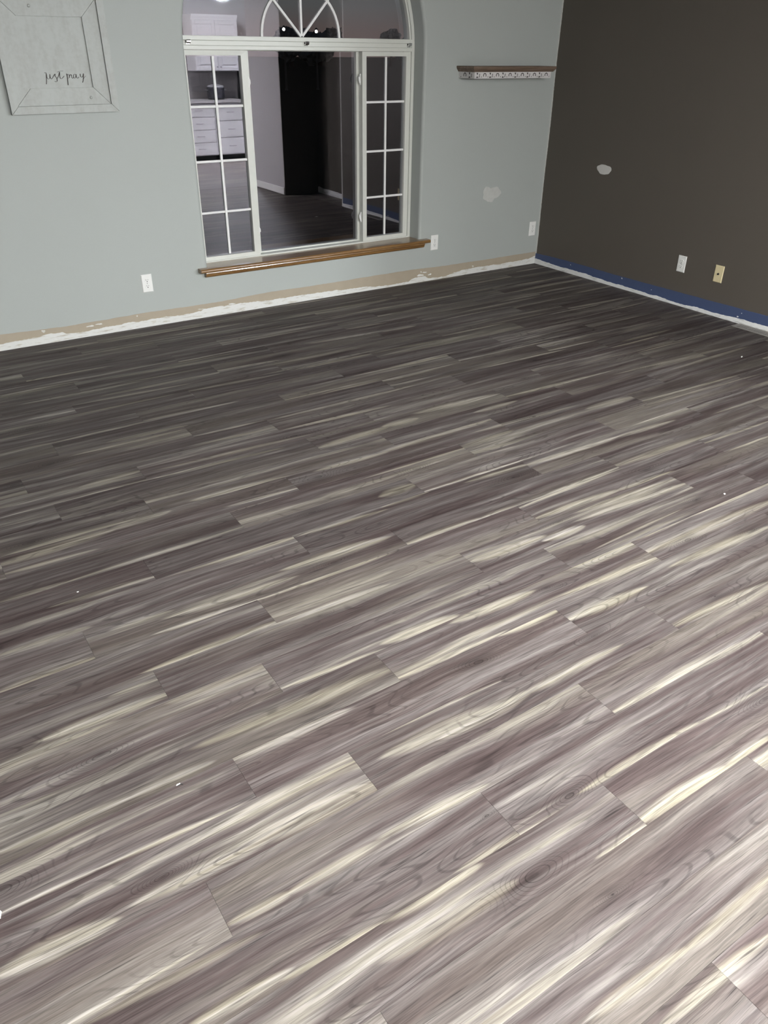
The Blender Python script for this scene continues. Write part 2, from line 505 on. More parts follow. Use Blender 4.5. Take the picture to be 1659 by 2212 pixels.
RY = -3.05      # end of the brown wall
def rounded_end_wall(x0, x1, ya, yb, z0, z1, r=0.02):
    bm = bmesh.new()
    poly = [(x1, ya), (x0, ya)]
    for k in range(6):
        a = k / 5 * PI / 2
        poly.append((x0 + r - r * math.cos(a), yb + r - r * math.sin(a)))
    poly.append((x1, yb))
    add_prism(bm, poly, lambda p: (p[0], p[1], z0), lambda p: (p[0], p[1], z1))
    return bm
wall_right = struct(from_bm('wall_right', rounded_end_wall(0.0, 0.28, 0.0, RY, -0.02, CEIL), M['brown']))
wall_left = struct(box('wall_left', XL - 0.1, XL, 0.1, -8.75, -0.02, CEIL, M['brown']))
wall_recess = struct(box('wall_recess', 0.28, 0.38, RY, -4.16, -0.02, CEIL, M['brown']))
wall_pillar = struct(box('wall_pillar', -0.22, 2.5, -4.16, -5.12, -0.02, CEIL, M['white_wall'], None, 0.015, 2))
wall_kr = struct(box('wall_kitchen_right', 2.5, 2.6, -5.12, -8.75, -0.02, CEIL, M['kitchen_wall']))
wall_kb = struct(box('wall_kitchen_back', XL, 2.6, -8.66, -8.76, -0.02, CEIL, M['kitchen_wall']))
wall_rs = struct(box('wall_recess_shade', -0.2195, 0.28, -4.1595, -4.150, -0.02, CEIL, M['brown']))  # brown sheet darkens the unlit pillar return; shade put into the colour
ceiling = struct(box('ceiling', XL - 0.1, 2.6, 0.24, -5.25, CEIL, CEIL + 0.1, M['ceil']))
ceiling_k = struct(box('ceiling_kitchen', XL - 0.1, 2.6, -5.25, -8.76, 2.44, CEIL + 0.1, M['ceil']))
bbp = struct(box('baseboard_pillar', -0.234, -0.22, -4.17, -5.12, 0.006, 0.09, M['chip'], None, 0.003))

# ------------------------------------------------------------------ floor planks
PL = 1.2192          # plank length
S_ = 1.2192 / 1.14
OFFS = {-21: .35, -20: .80, -19: .659, -18: 1.085, -17: .284, -16: 1.092, -15: .495, -14: .084, -13: .404, -12: .978, -11: .648,
        -10: .212, -9: .790, -8: .020, -7: .467, -6: .084, -5: .398, -4: .968, -3: .650, -2: .256, -1: .778,
        0: 1.109, 1: .498, 2: .094, 3: .375, 4: .681, 5: .156, 6: .416, 7: 1.106, 8: .624, 9: .896, 10: .141,
        11: .30, 12: .75, 13: .52, 14: .98}
ROW0 = -2.893 * S_   # y of the upper edge of row 0
PW = 0.1434 * S_
PT = 0.006

floor = struct(box('floor', XL, 2.55, 0.0, -8.7, -0.06, -PT - 0.0005, M['slot']))

def plank_mesh(x0, x1, w, top=None):
    c, gp = 0.0005, 0.00012
    vs = []
    for (dx, z) in ((0.0, -PT), (0.0, -c), (c, 0.0)):
        for sx, sy in ((0,0),(1,0),(1,1),(0,1)):
            vs.append((x0 + gp + dx if sx == 0 else x1 - gp - dx, (-w/2 + gp + dx) if sy == 0 else ((w/2 if top is None else top) - gp - dx), z))
    fs = [(8, 9, 10, 11)]
    for b in (0, 4):
        for i in range(4): fs.append((b+i, b+(i+1)%4, b+4+(i+1)%4, b+4+i))
    me = bpy.data.meshes.new('plank'); me.from_pydata(vs, [], fs); me.materials.append(M['plank'])
    return me
full_plank = plank_mesh(-PL/2, PL/2, PW)

STREAKS = {(-16, -5): [(-0.224, -0.0686, 0.261, 0.0169, -0.009, 0.7)],
    (-16, -3): [(-0.449, -0.0597, 0.19, 0.0156, -0.05, 0.8)],
    (-15, -3): [(-0.038, -0.0508, 0.335, 0.0188, -0.05, 0.7)],
    (-14, -3): [(-0.442, -0.0439, 0.273, 0.0165, -0.05, 0.8)],
    (-14, -2): [(-0.425, 0.0677, 0.155, 0.02, -0.05, 0.8)],
    (-13, -5): [(0.492, -0.0289, 0.143, 0.0144, -0.05, 0.9)],
    (-13, -4): [(-0.289, 0.0287, 0.383, 0.0139, -0.05, 0.7)],
    (-13, -1): [(-0.279, -0.0592, 0.455, 0.0195, -0.05, 0.8)],
    (-12, -4): [(0.336, 0.0423, 0.344, 0.021, -0.018, 0.8), (-0.348, 0.0436, 0.364, 0.015, -0.05, 0.7)],
    (-12, -3): [(-0.082, 0.0207, 0.52, 0.016, -0.05, 0.7), (-0.282, -0.0365, 0.339, 0.0168, -0.05, 0.6)],
    (-11, -5): [(0.391, -0.0737, 0.311, 0.0131, 0.017, 0.9), (0.03, -0.0737, 0.158, 0.0155, -0.018, 0.6)],
    (-11, -4): [(-0.353, -0.064, 0.301, 0.017, -0.036, 0.8)],
    (-10, -4): [(-0.17, -0.0658, 0.235, 0.0244, -0.05, 0.6)],
    (-9, -4): [(-0.41, -0.0708, 0.26, 0.0117, -0.05, 0.8)],
    (-9, -3): [(-0.351, 0.0711, 0.32, 0.0264, 0.03, 0.7)],
    (-9, -2): [(-0.446, -0.0659, 0.316, 0.0149, -0.05, 0.7)],
    (-8, -4): [(0.406, -0.0195, 0.264, 0.0139, -0.05, 0.7)],
    (-7, -5): [(0.237, 0.0079, 0.3, 0.0293, -0.05, 0.4), (0.302, -0.0737, 0.407, 0.0122, 0.01, 0.7), (0.293, -0.0046, 0.363, 0.0154, -0.05, 0.6), (0.472, 0.0193, 0.172, 0.0233, 0.05, 0.7)],
    (-7, -4): [(0.445, 0.0648, 0.395, 0.0175, -0.05, 0.9), (-0.145, -0.0273, 0.447, 0.0162, -0.05, 0.5)],
    (-7, -3): [(-0.775, 0.0648, 0.395, 0.0175, -0.05, 0.9)],
    (-6, -4): [(0.113, 0.0591, 0.407, 0.0141, -0.05, 0.8)],
    (-6, -3): [(0.309, 0.0232, 0.318, 0.0329, -0.05, 0.8), (-0.399, -0.0395, 0.246, 0.0302, 0.046, 0.8), (-0.096, -0.0166, 0.126, 0.0313, -0.05, 0.8)],
    (-6, -2): [(-0.172, -0.0647, 0.554, 0.0178, -0.05, 1.0)],
    (-5, -4): [(-0.205, -0.0716, 0.265, 0.029, -0.05, 0.8)],
    (-5, -3): [(0.128, 0.0301, 0.174, 0.0234, 0.008, 0.6)],
    (-5, -2): [(0.388, -0.0037, 0.611, 0.014, -0.05, 0.6)],
    (-5, -1): [(-0.831, -0.0037, 0.611, 0.014, -0.05, 0.6)],
    (-4, -5): [(-0.401, 0.0371, 0.275, 0.0303, 0.048, 0.6), (0.456, -0.0409, 0.205, 0.0108, -0.047, 1.0), (-0.07, 0.0577, 0.155, 0.0236, 0.05, 0.6), (-0.452, -0.0553, 0.205, 0.013, -0.05, 0.7)],
    (-4, -4): [(0.263, 0.0619, 0.449, 0.0241, 0.028, 0.7), (0.775, -0.0272, 0.392, 0.021, -0.041, 0.5), (-0.267, 0.0472, 0.229, 0.0194, -0.028, 0.8)],
    (-4, -3): [(-0.444, -0.0272, 0.392, 0.021, -0.041, 0.5)],
    (-3, -5): [(0.265, -0.0628, 0.449, 0.0113, 0.007, 0.9), (-0.198, -0.063, 0.153, 0.012, -0.017, 0.6)],
    (-3, -3): [(0.445, 0.0361, 0.209, 0.0324, -0.05, 0.7), (-0.458, 0.0442, 0.214, 0.0299, 0.045, 0.6)],
    (-3, -2): [(-0.205, -0.061, 0.548, 0.0115, -0.05, 0.9)],
    (-2, -5): [(0.446, -0.0431, 0.227, 0.0146, -0.05, 0.7)],
    (-2, -4): [(0.52, 0.0049, 0.118, 0.0331, 0.05, 0.7)],
    (-2, -3): [(-0.295, -0.0714, 0.385, 0.0106, 0.0, 1.0)],
    (-2, -2): [(0.302, 0.0377, 0.569, 0.0103, -0.05, 0.6)],
    (-2, -1): [(-0.917, 0.0377, 0.569, 0.0103, -0.05, 0.6)],
    (-1, -5): [(0.348, 0.0736, 0.372, 0.0182, -0.05, 0.9), (-0.374, -0.0535, 0.17, 0.0242, -0.05, 0.5)],
    (-1, -4): [(0.451, 0.0433, 0.221, 0.0146, -0.038, 0.9), (-0.384, 0.0548, 0.239, 0.0125, -0.05, 0.8), (-0.061, 0.0696, 0.144, 0.012, 0.009, 0.9)],
    (-1, -3): [(-0.312, 0.0223, 0.382, 0.0218, -0.019, 1.0), (0.347, 0.0715, 0.378, 0.0191, -0.045, 0.9), (0.184, 0.007, 0.263, 0.0184, -0.048, 0.8)],
    (0, -6): [(0.468, -0.0722, 0.184, 0.0261, 0.007, 0.6)],
    (0, -5): [(0.349, 0.026, 0.264, 0.0279, -0.05, 0.9), (-0.111, -0.012, 0.28, 0.0233, -0.05, 0.75), (-0.214, -0.0709, 0.225, 0.0128, -0.034, 1.0), (-0.424, 0.0319, 0.127, 0.0173, -0.05, 0.6)],
    (0, -4): [(0.273, -0.0704, 0.429, 0.0116, 0.018, 1.0), (-0.422, -0.0715, 0.242, 0.0203, -0.021, 0.9), (-0.139, -0.0737, 0.126, 0.0143, 0.006, 0.9)],
    (0, -3): [(-0.272, -0.0567, 0.423, 0.0265, -0.026, 0.6)],
    (1, -5): [(0.395, -0.0722, 0.275, 0.017, -0.001, 1.0)],
    (1, -4): [(-0.342, 0.0721, 0.344, 0.0106, -0.017, 1.0), (-0.367, -0.0389, 0.289, 0.0291, 0.018, 0.35)],
    (1, -3): [(-0.366, -0.0527, 0.291, 0.0224, -0.032, 0.9), (-0.29, 0.0684, 0.42, 0.0118, 0.029, 1.0), (0.031, -0.0655, 0.225, 0.0145, -0.033, 0.8)],
    (1, -2): [(-0.353, 0.0333, 0.339, 0.0105, -0.025, 0.9)],
    (2, -5): [(0.437, -0.04, 0.221, 0.0229, -0.05, 0.9), (0.297, -0.0737, 0.206, 0.0228, -0.05, 0.8), (0.542, 0.0321, 0.097, 0.0108, -0.011, 0.8)],
    (2, -4): [(0.031, 0.0663, 0.267, 0.0228, -0.05, 0.8), (0.437, 0.0737, 0.225, 0.0194, -0.04, 0.5)],
    (2, -3): [(0.286, -0.013, 0.382, 0.0246, -0.05, 0.8), (0.31, 0.0361, 0.352, 0.0216, -0.05, 0.8), (-0.424, -0.0015, 0.212, 0.0327, -0.05, 0.8), (-0.161, -0.0392, 0.129, 0.0262, -0.05, 0.9)],
    (2, -2): [(-0.017, 0.0737, 0.227, 0.0116, -0.05, 0.9)],
    (3, -5): [(0.473, 0.0603, 0.197, 0.0312, -0.05, 0.3)],
    (3, -4): [(-0.088, -0.0601, 0.174, 0.0265, -0.05, 1.0), (-0.429, -0.0686, 0.208, 0.0112, -0.05, 1.0)],
    (4, -5): [(0.301, -0.0004, 0.368, 0.032, -0.05, 0.7), (-0.386, -0.0452, 0.202, 0.017, -0.05, 0.7), (-0.122, -0.0558, 0.14, 0.0165, -0.018, 0.6), (-0.457, 0.0723, 0.084, 0.013, -0.05, 0.45)],
    (4, -4): [(0.457, 0.0725, 0.22, 0.03, -0.05, 0.85), (0.384, -0.0424, 0.29, 0.0164, -0.047, 1.0), (-0.122, 0.0547, 0.208, 0.0244, -0.05, 0.9), (-0.407, -0.0676, 0.264, 0.0109, -0.027, 1.0)],
    (4, -3): [(-0.241, -0.0173, 0.505, 0.0307, -0.033, 0.6), (0.034, 0.0723, 0.347, 0.011, -0.006, 1.0), (-0.399, 0.0735, 0.216, 0.009, 0.002, 0.8)],
    (5, -5): [(0.393, -0.0674, 0.239, 0.0076, -0.05, 0.9), (0.099, -0.0545, 0.143, 0.0067, -0.029, 0.85)],
    (5, -4): [(-0.483, 0.0737, 0.276, 0.0231, -0.05, 0.6), (0.481, 0.0737, 0.16, 0.0198, -0.041, 1.0)],
    (5, -3): [(0.241, 0.0149, 0.339, 0.0252, -0.05, 0.8), (-0.437, 0.0053, 0.232, 0.0229, -0.05, 1.0)],
    (6, -5): [(0.455, -0.0473, 0.226, 0.0379, -0.05, 0.5), (0.323, 0.0396, 0.373, 0.0105, -0.007, 1.0), (-0.2, -0.0442, 0.149, 0.0278, -0.05, 0.9), (0.138, -0.044, 0.195, 0.0195, -0.05, 0.6)],
    (6, -4): [(-0.336, -0.0021, 0.234, 0.0307, -0.05, 0.6), (-0.188, -0.021, 0.208, 0.0221, 0.007, 0.8), (0.163, -0.0229, 0.248, 0.0186, -0.015, 0.7), (-0.286, 0.0714, 0.262, 0.0055, -0.034, 0.9)],
    (6, -3): [(-0.36, -0.0664, 0.321, 0.0188, -0.05, 0.8)],
    (7, -5): [(-0.039, -0.0568, 0.192, 0.0172, -0.05, 0.8), (-0.328, -0.0557, 0.17, 0.0138, -0.009, 0.8), (-0.529, -0.0513, 0.092, 0.0158, -0.046, 0.7)],
    (7, -4): [(-0.423, -0.0737, 0.233, 0.013, -0.033, 1.0)],
    (8, -5): [(0.084, -0.0737, 0.148, 0.0137, -0.05, 0.8), (-0.131, -0.051, 0.131, 0.0151, -0.05, 0.8), (0.561, -0.0737, 0.165, 0.0141, -0.05, 0.6), (-0.227, 0.0617, 0.221, 0.0123, -0.05, 0.5)],
    (8, -4): [(-0.154, -0.0695, 0.265, 0.0133, -0.024, 0.95), (0.457, 0.0685, 0.24, 0.0093, -0.019, 0.8)],
    (9, -5): [(0.041, -0.0034, 0.21, 0.0276, -0.05, 0.45), (0.042, 0.0712, 0.163, 0.0195, -0.05, 0.8), (0.525, -0.0737, 0.108, 0.0075, -0.018, 0.9)],
    (9, -4): [(-0.449, -0.0681, 0.216, 0.0237, -0.039, 1.0), (-0.186, -0.0732, 0.126, 0.017, 0.014, 0.9), (-0.134, 0.0732, 0.289, 0.0067, -0.05, 0.7)],
    (10, -4): [(-0.198, -0.0737, 0.223, 0.004, -0.05, 0.5)],
    (11, -4): [(-0.006, -0.0306, 0.202, 0.0144, 0.019, 0.6), (-0.291, -0.0216, 0.169, 0.0165, -0.05, 0.6)],
    (12, -5): [(0.591, 0.0478, 0.222, 0.0143, -0.032, 0.7)],
    (12, -4): [(-0.628, 0.0478, 0.222, 0.0143, -0.032, 0.7)]}
KNOTS = {(-16, -5): (0.528, -0.0009, 0.028),
    (-12, -5): (-0.248, 0.0053, 0.03),
    (-10, -2): (0.146, -0.0226, 0.024),
    (-9, -5): (-0.068, 0.0085, 0.03),
    (-8, -5): (0.574, 0.039, 0.022),
    (-8, -2): (0.013, 0.0116, 0.03),
    (-5, -5): (0.126, -0.0293, 0.024),
    (-5, -4): (-0.57, -0.0566, 0.012),
    (-5, -2): (0.138, -0.0036, 0.03),
    (-4, -4): (-0.485, -0.0014, 0.034),
    (-4, -3): (-0.402, -0.024, 0.024),
    (-3, -4): (0.286, -0.0266, 0.024),
    (-2, -4): (0.104, 0.0375, 0.02),
    (-1, -4): (0.48, -0.024, 0.03),
    (0, -5): (0.307, -0.0258, 0.022),
    (0, -3): (-0.57, 0.0201, 0.022),
    (1, -3): (0.13, 0.0026, 0.034),
    (2, -4): (-0.036, 0.0329, 0.01),
    (2, -3): (-0.115, 0.0363, 0.024),
    (3, -5): (0.076, -0.0199, 0.026),
    (4, -4): (0.11, 0.0341, 0.018),
    (4, -3): (-0.4, -0.0326, 0.022),
    (5, -3): (0.446, 0.0221, 0.022),
    (6, -4): (0.341, 0.0589, 0.014),
    (6, -3): (-0.346, -0.0248, 0.014),
    (8, -5): (0.575, 0.0133, 0.012),
    (8, -4): (-0.415, -0.0538, 0.022),
    (9, -5): (0.266, -0.0248, 0.03),
    (10, -4): (-0.02, -0.0053, 0.012)}
#DATA#

NPL = 0
for row in range(-21, 14):
    yt = ROW0 - row * PW
    yc = yt - PW / 2
    top = min(PW / 2, -0.0025 - yc)     # the row against the window wall is ripped to width
    off = OFFS[row] * S_
    n0 = int(math.floor((-6.0 - off) / PL))
    for n in range(n0, 1):
        xa = off + n * PL; xb = xa + PL
        if xa > -0.02 or xb < -6.0: continue
        xc = (xa + xb) / 2
        xb2 = min(xb, -0.003)
        if xb2 < xb or top < PW / 2: me = plank_mesh(xa - xc, xb2 - xc, PW, top)
        else: me = full_plank
        o = bpy.data.objects.new('plank', me); COL.objects.link(o)
        o.parent = floor
        o.location = (xc, yc, 0.0)
        rr = random.Random(row * 131 + n * 17 + 5)
        o['seed'] = rr.uniform(0, 10)
        o['tone'] = rr.uniform(0.86, 1.12)
        o['khaki'] = rr.choice((0.0, 0.1, 0.3, 0.6, 0.85))
        o['pale'] = rr.choice((0.0, 0.2, 0.4, 0.7))
        st = STREAKS.get((row, n))
        if st is None:
            st = []
            for _ in range(rr.choice((1, 1, 2, 2, 3))):
                side = rr.choice((-1, 1, 0))
                v0 = side * (PW/2 - rr.uniform(0.004, 0.02)) if side else rr.uniform(-0.05, 0.05)
                st.append((rr.uniform(-0.5, 0.5), v0, rr.uniform(0.25, 0.6), rr.uniform(0.006, 0.022), rr.uniform(-0.03, 0.03), rr.uniform(0.5, 1.0)))
        for i in range(4):
            s = st[i] if i < len(st) else (0, 1.0, 0.1, 0.001, 0, 0)
            o['streak_%d' % (i+1)] = [float(s[0]), float(s[1]), float(s[2])]
            o['streak_%d_form' % (i+1)] = [float(s[3]), float(s[4]), float(s[5])]
        kn = KNOTS.get((row, n))
        if kn is None:
            kn = (rr.uniform(-0.5, 0.5), rr.uniform(-0.04, 0.04), rr.uniform(0.012, 0.028)) if rr.random() < 0.30 else (9, 9, 0.02)
        o['knot'] = [float(k) for k in kn]
        NPL += 1

# remaining floor behind the camera and under the kitchen
bm = bmesh.new()
yb = ROW0 - 14 * PW
k = 0
while yb > -8.66:
    off = (k * 0.41) % PL
    x = XL - off
    while x < 2.5:
        xa, xb = max(x, XL), min(x + PL, 2.5)
        if xb - xa > 0.02: add_box(bm, xa + .0004, xb - .0004, yb - PW + .0004, yb - .0004, -PT, 0.0)
        x += PL
    yb -= PW; k += 1
for (xa, xb, ya, yc2) in ((XL, -6.0, 0.0, ROW0 - 14 * PW), (-0.003, 0.28, RY, -4.16)):
    y = ya; 
    while y > yc2 + 0.01:
        y2 = max(y - PW, yc2)
        add_box(bm, xa + .0004, xb - .0004, y2 + .0004, y - .0004, -PT, 0.0); y = y2
far = from_bm('plank_field', bm, M['far_floor'], floor, kind='stuff')

# ------------------------------------------------------------------ bands left by the removed baseboards
def strip(name, pts, z0, thick, mat, parent, wall='back', jitter=0.0, step=0.012, seed=3, zfun=None):
    """thin layer on a wall from z0 (number or list) up to the polyline pts [(s, z)...]"""
    r = random.Random(seed)
    s0, s1 = pts[0][0], pts[-1][0]
    n = max(2, int(abs(s1 - s0) / step))
    def interp(s, P):
        for (a, za), (b, zb) in zip(P, P[1:]):
            if min(a, b) <= s <= max(a, b): return za + (zb - za) * (s - a) / (b - a)
        return P[-1][1]
    vs, fs = [], []
    drift = 0
    for i in range(n + 1):
        s = s0 + (s1 - s0) * i / n
        drift = drift * 0.7 + r.uniform(-1, 1) * jitter
        zt = interp(s, pts) + drift
        zb = z0 if not isinstance(z0, list) else interp(s, z0)
        zt = max(zt, zb + 0.001)
        for z, t in ((zb, 0.0), (zb, thick), (zt - min(thick, (zt-zb)*.5), thick), (zt, 0.0)):
            vs.append((s, -t, z) if wall == 'back' else (-t, s, z))
    for i in range(n):
        for k in range(3):
            a = i * 4 + k
            fs.append((a, a + 1, a + 5, a + 4))
    fs.append((0, 1, 2, 3)); fs.append((n*4+3, n*4+2, n*4+1, n*4))
    return mesh(name, vs, fs, mat, parent)

tan_top = [(-6.58, .10), (-4.9, .10), (-4.576, .104), (-4.2, .091), (-3.9, .094), (-3.685, .099), (-3.3, .096), (-3.07, .094), (-2.8, .106), (-2.62, .110), (-2.2, .108), (-1.8, .110), (-1.43, .112), (-1.05, .103), (-0.6, .102), (-0.002, .103)]
strip('old_paint_band', tan_top, 0.0, 0.0008, M['tan'], wall_back, 'back', 0.0012, 0.02, 5)
white_top = [(-6.58, .05), (-4.9, .046), (-4.6, .045), (-4.45, .050), (-4.306, .056), (-4.2, .058), (-4.18, .044), (-4.04, .038), (-3.93, .046), (-3.73, .052), (-3.70, .046), (-3.5, .052), (-3.36, .042), (-3.24, .050), (-3.22, .060), (-2.98, .062), (-2.855, .058), (-2.7, .052), (-2.5, .050), (-2.3, .048), (-2.14, .044), (-1.95, .036), (-1.82, .033), (-1.74, .022), (-1.6, .016), (-1.42, .018), (-1.38, .040), (-1.25, .046), (-1.22, .022), (-1.12, .014), (-1.02, .016), (-0.94, .034), (-0.842, .044), (-0.7, .050), (-0.528, .044), (-0.3, .046), (-0.08, .048), (-0.03, .064), (-0.003, .068)]
strip('torn_paper_band', white_top, 0.0, 0.0022, M['torn'], wall_back, 'back', 0.0022, 0.009, 9)
blue_top = [(-0.003, .090), (-0.25, .097), (-0.485, .100), (-0.911, .096), (-1.523, .099), (-2.35, .106), (-3.03, .106)]
strip('old_paint_band', blue_top, 0.0, 0.0008, M['blue'], wall_right, 'right', 0.0008, 0.02, 15)
wr_top = [(-0.003, .046), (-0.15, .040), (-0.3, .034), (-0.497, .036), (-0.6, .036), (-0.63, .040), (-0.72, .032), (-0.874, .026), (-1.05, .029), (-1.09, .026), (-1.22, .026), (-1.36, .023), (-1.40, .031), (-1.5, .021), (-1.672, .018), (-1.78, .030), (-1.9, .026), (-2.0, .028), (-2.2, .036), (-2.37, .037), (-2.7, .045), (-3.03, .04)]
strip('caulk_band', wr_top, 0.0, 0.0025, M['torn2'], wall_right, 'right', 0.0016, 0.009, 21)
strip('caulk_band', [(RY - 0.005, .07), (-3.5, .06), (-4.15, .07)], 0.0, 0.003, M['torn2'], wall_recess, 'right', 0.003, 0.02, 31).location = (0.28, 0, 0)
# ragged light line where the two wall colours meet in the corner
def corner_line():
    vs, fs = [], []; r = random.Random(2); n = 220
    for i in range(n + 1):
        z = 0.05 + (CEIL - 0.05) * i / n
        w = 0.011 + 0.0025 * math.sin(z * 7) + r.uniform(-.0012, .0012)
        vs += [(-0.0006, -0.0003, z), (-0.0007, -w, z), (0.0, -w - .0005, z)]
    for i in range(n):
        for k in range(2): a = i*3 + k; fs.append((a, a+1, a+4, a+3))
    return mesh('corner_paint_line', vs, fs, M['corner'], wall_right)
corner_line()
# light corner bead at the free end of the brown wall
box('corner_bead', -0.0008, 0.03, RY - 0.0012, RY + 0.018, 0.0, CEIL - .01, M['corner'], wall_right)

def blob(n, rx, rz, seed, rough=0.25):
    r = random.Random(seed); ph = [r.uniform(0, 6.28) for _ in range(4)]
    out = []
    for i in range(n):
        a = 2*PI*i/n
        k = 1 + rough * (0.5*math.sin(2*a + ph[0]) + 0.35*math.sin(3*a + ph[1]) + 0.25*math.sin(5*a + ph[2]) + .15*math.sin(9*a + ph[3]))
        out.append((rx*k*math.cos(a), rz*k*math.sin(a)))
    return out

def wall_blob(name, s, z, rs, rz, seed, mat, parent, wall='back', t=0.0012, rough=0.25, n=28):
    P = blob(n, rs, rz, seed, rough); bm = bmesh.new()
    if wall == 'back': add_prism(bm, P, lambda p: (s + p[0]*.94, -t, z + p[1]*.94), lambda p: (s + p[0], 0.0005, z + p[1]))
    else: add_prism(bm, P, lambda p: (-t, s + p[0]*.94, z + p[1]*.94), lambda p: (0.0005, s + p[0], z + p[1]))
    return from_bm(name, bm, mat, parent)
wall_blob('filler_patch', -0.585, 0.640, 0.085, 0.070, 4, M['patch'], wall_back, rough=0.35)
wall_blob('filler_patch', -0.672, 0.868, 0.072, 0.040, 8, M['patch2'], wall_right, 'right', rough=0.16)
for s, z, rs, rz in ((-4.318, .082, .010, .010), (-4.02, .068, .022, .006), (-3.96, .072, .02, .005), (-3.70, .086, .006, .004), (-1.255, .074, .020, .006), (-1.292, .082, .006, .007), (-1.30, .056, .03, .010), (-1.20, .050, .02, .006),
                     (-0.735, .062, .010, .007), (-3.10, .060, .04, .005), (-3.0, .066, .03, .005), (-3.24, .064, .02, .004)):
    wall_blob('paint_fleck', s, z, rs, rz, int(abs(s*1000)), M['torn'], wall_back, t=0.0018, n=12, rough=.5)
for s, z, rs, rz in ((-1.03, .083, .006, .005), (-2.125, .045, .006, .006), (-2.15, .076, .003, .003), (-1.34, .06, .003, .003), (-0.45, .075, .004, .004)):
    wall_blob('paint_fleck', s, z, rs, rz, int(abs(s*1000)), M['torn2'], wall_right, 'right', t=0.0018, n=10, rough=.5)

# ------------------------------------------------------------------ arched window
win = bpy.data.objects.new('window_1', None); COL.objects.link(win); win.location = (WC, DEP, SILL)
struct(win)
win_inv = Matrix.Translation((-WC, -DEP, -SILL))
def wpart(o, parent=win):
    """keep world coordinates while parenting under the window (or one of its parts)"""
    o.parent = parent
    if parent is win: o.matrix_parent_inverse = win_inv
    return o
yF = DEP
FO = WR_ - 0.001            # outer edge of the fixed frame
FI = FO - 0.024             # inner edge of the fixed frame
zA = 1.664; zB = 1.742      # transom rail
def frame_outline(h):
    return [(WC - h, SILL)] + [(WC - h, Z0)] + [(WC + h*math.cos(PI - PI*i/40), Z0 + h*math.sin(PI - PI*i/40)) for i in range(1, 40)] + [(WC + h, Z0), (WC + h, SILL)]
def arch_frame(ho, hi, y0, y1):
    bm = bmesh.new()
    a, b = frame_outline(ho), frame_outline(hi)
    A0 = [bm.verts.new((x, y0, z)) for x, z in a]; B0 = [bm.verts.new((x, y0, z)) for x, z in b]
    A1 = [bm.verts.new((x, y1, z)) for x, z in a]; B1 = [bm.verts.new((x, y1, z)) for x, z in b]
    for i in range(len(a) - 1):
        bm.faces.new((A0[i], A0[i+1], B0[i+1], B0[i])); bm.faces.new((B0[i], B0[i+1], B1[i+1], B1[i])); bm.faces.new((A1[i], B1[i], B1[i+1], A1[i+1])); bm.faces.new((A0[i], A1[i], A1[i+1], A0[i+1]))
    return bm
wpart(from_bm('frame', arch_frame(FO, FI, yF, yF + 0.085), M['vinyl']))
wpart(from_bm('frame_lip', arch_frame(FI + 0.001, FI - 0.012, yF + 0.012, yF + 0.085), M['vinyl']))
# transom rail in stepped bands
wpart(box('transom_rail', WC - FI, WC + FI, yF - 0.004, yF + 0.085, 1.716, zB, M['vinyl'], None, 0.002))
wpart(box('transom_rail', WC - FI, WC + FI, yF + 0.004, yF + 0.085, 1.688, 1.7158, M['vinyl'], None, 0.002))
wpart(box('transom_rail', WC - FI, WC + FI, yF - 0.002, yF + 0.085, zA, 1.6878, M['vinyl'], None, 0.002))
wpart(box('bottom_track', WC - FI, WC + FI, yF - 0.006, yF + 0.085, SILL - 0.004, SILL + 0.010, M['vinyl'], None, 0.002))

def sash(x0, x1, z0, z1, lw, rw, tw, bw, y0, y1, mx, mzs):
    """mitred sash with pane and muntin bars"""
    bm = bmesh.new()
    O = [(x0, z0), (x1, z0), (x1, z1), (x0, z1)]; I = [(x0+lw, z0+bw), (x1-rw, z0+bw), (x1-rw, z1-tw), (x0+lw, z1-tw)]
    o0 = [bm.verts.new((x, y0, z)) for x, z in O]; i0 = [bm.verts.new((x, y0 + .002, z)) for x, z in I]
    i1 = [bm.verts.new((x, y0 + .016, z)) for x, z in I]; o1 = [bm.verts.new((x, y1, z)) for x, z in O]; i2 = [bm.verts.new((x, y1, z)) for x, z in I]
    for k in range(4):
        j = (k + 1) % 4
        bm.faces.new((o0[k], o0[j], i0[j], i0[k])); bm.faces.new((i0[k], i0[j], i1[j], i1[k])); bm.faces.new((i1[k], i1[j], i2[j], i2[k])); bm.faces.new((o0[k], o1[k], o1[j], o0[j])); bm.faces.new((o1[k], i2[k], i2[j], o1[j]))
    s = wpart(from_bm('sash', bm, M['vinyl']))
    gx0, gx1, gz0, gz1 = x0+lw, x1-rw, z0+bw, z1-tw
    pane = box('pane', gx0, gx1, y0 + .024, y0 + .028, gz0, gz1, M['glass'], s)
    if mx is not None:
        box('muntin', mx - .0085, mx + .0085, y0 + .014, y0 + .0235, gz0 + .004, gz1 - .004, M['muntin'], s, .002)
        for z in mzs:
            box('muntin', gx0 + .001, mx - .0086, y0 + .0145, y0 + .0235, z - .0075, z + .0075, M['muntin'], s, .002)
            box('muntin', mx + .0086, gx1 - .001, y0 + .0145, y0 + .0235, z - .0075, z + .0075, M['muntin'], s, .002)
    return s
MZ = (1.3395, 1.0065, 0.6775)
sash_l = sash(WC - FI + .002, -2.680, SILL + .010, 1.6625, .024, .045, .029, .026, yF + .001, yF + .05, -2.916, MZ)
sash_r = sash(-1.782, WC + FI - .018, SILL + .010, 1.6625, .037, .028, .028, .026, yF + .001, yF + .05, -1.566, MZ)
sash_c = sash(-2.690, -1.775, SILL + .008, 1.6635, .042, .026, .004, .010, yF + .052, yF + .084, None, ())

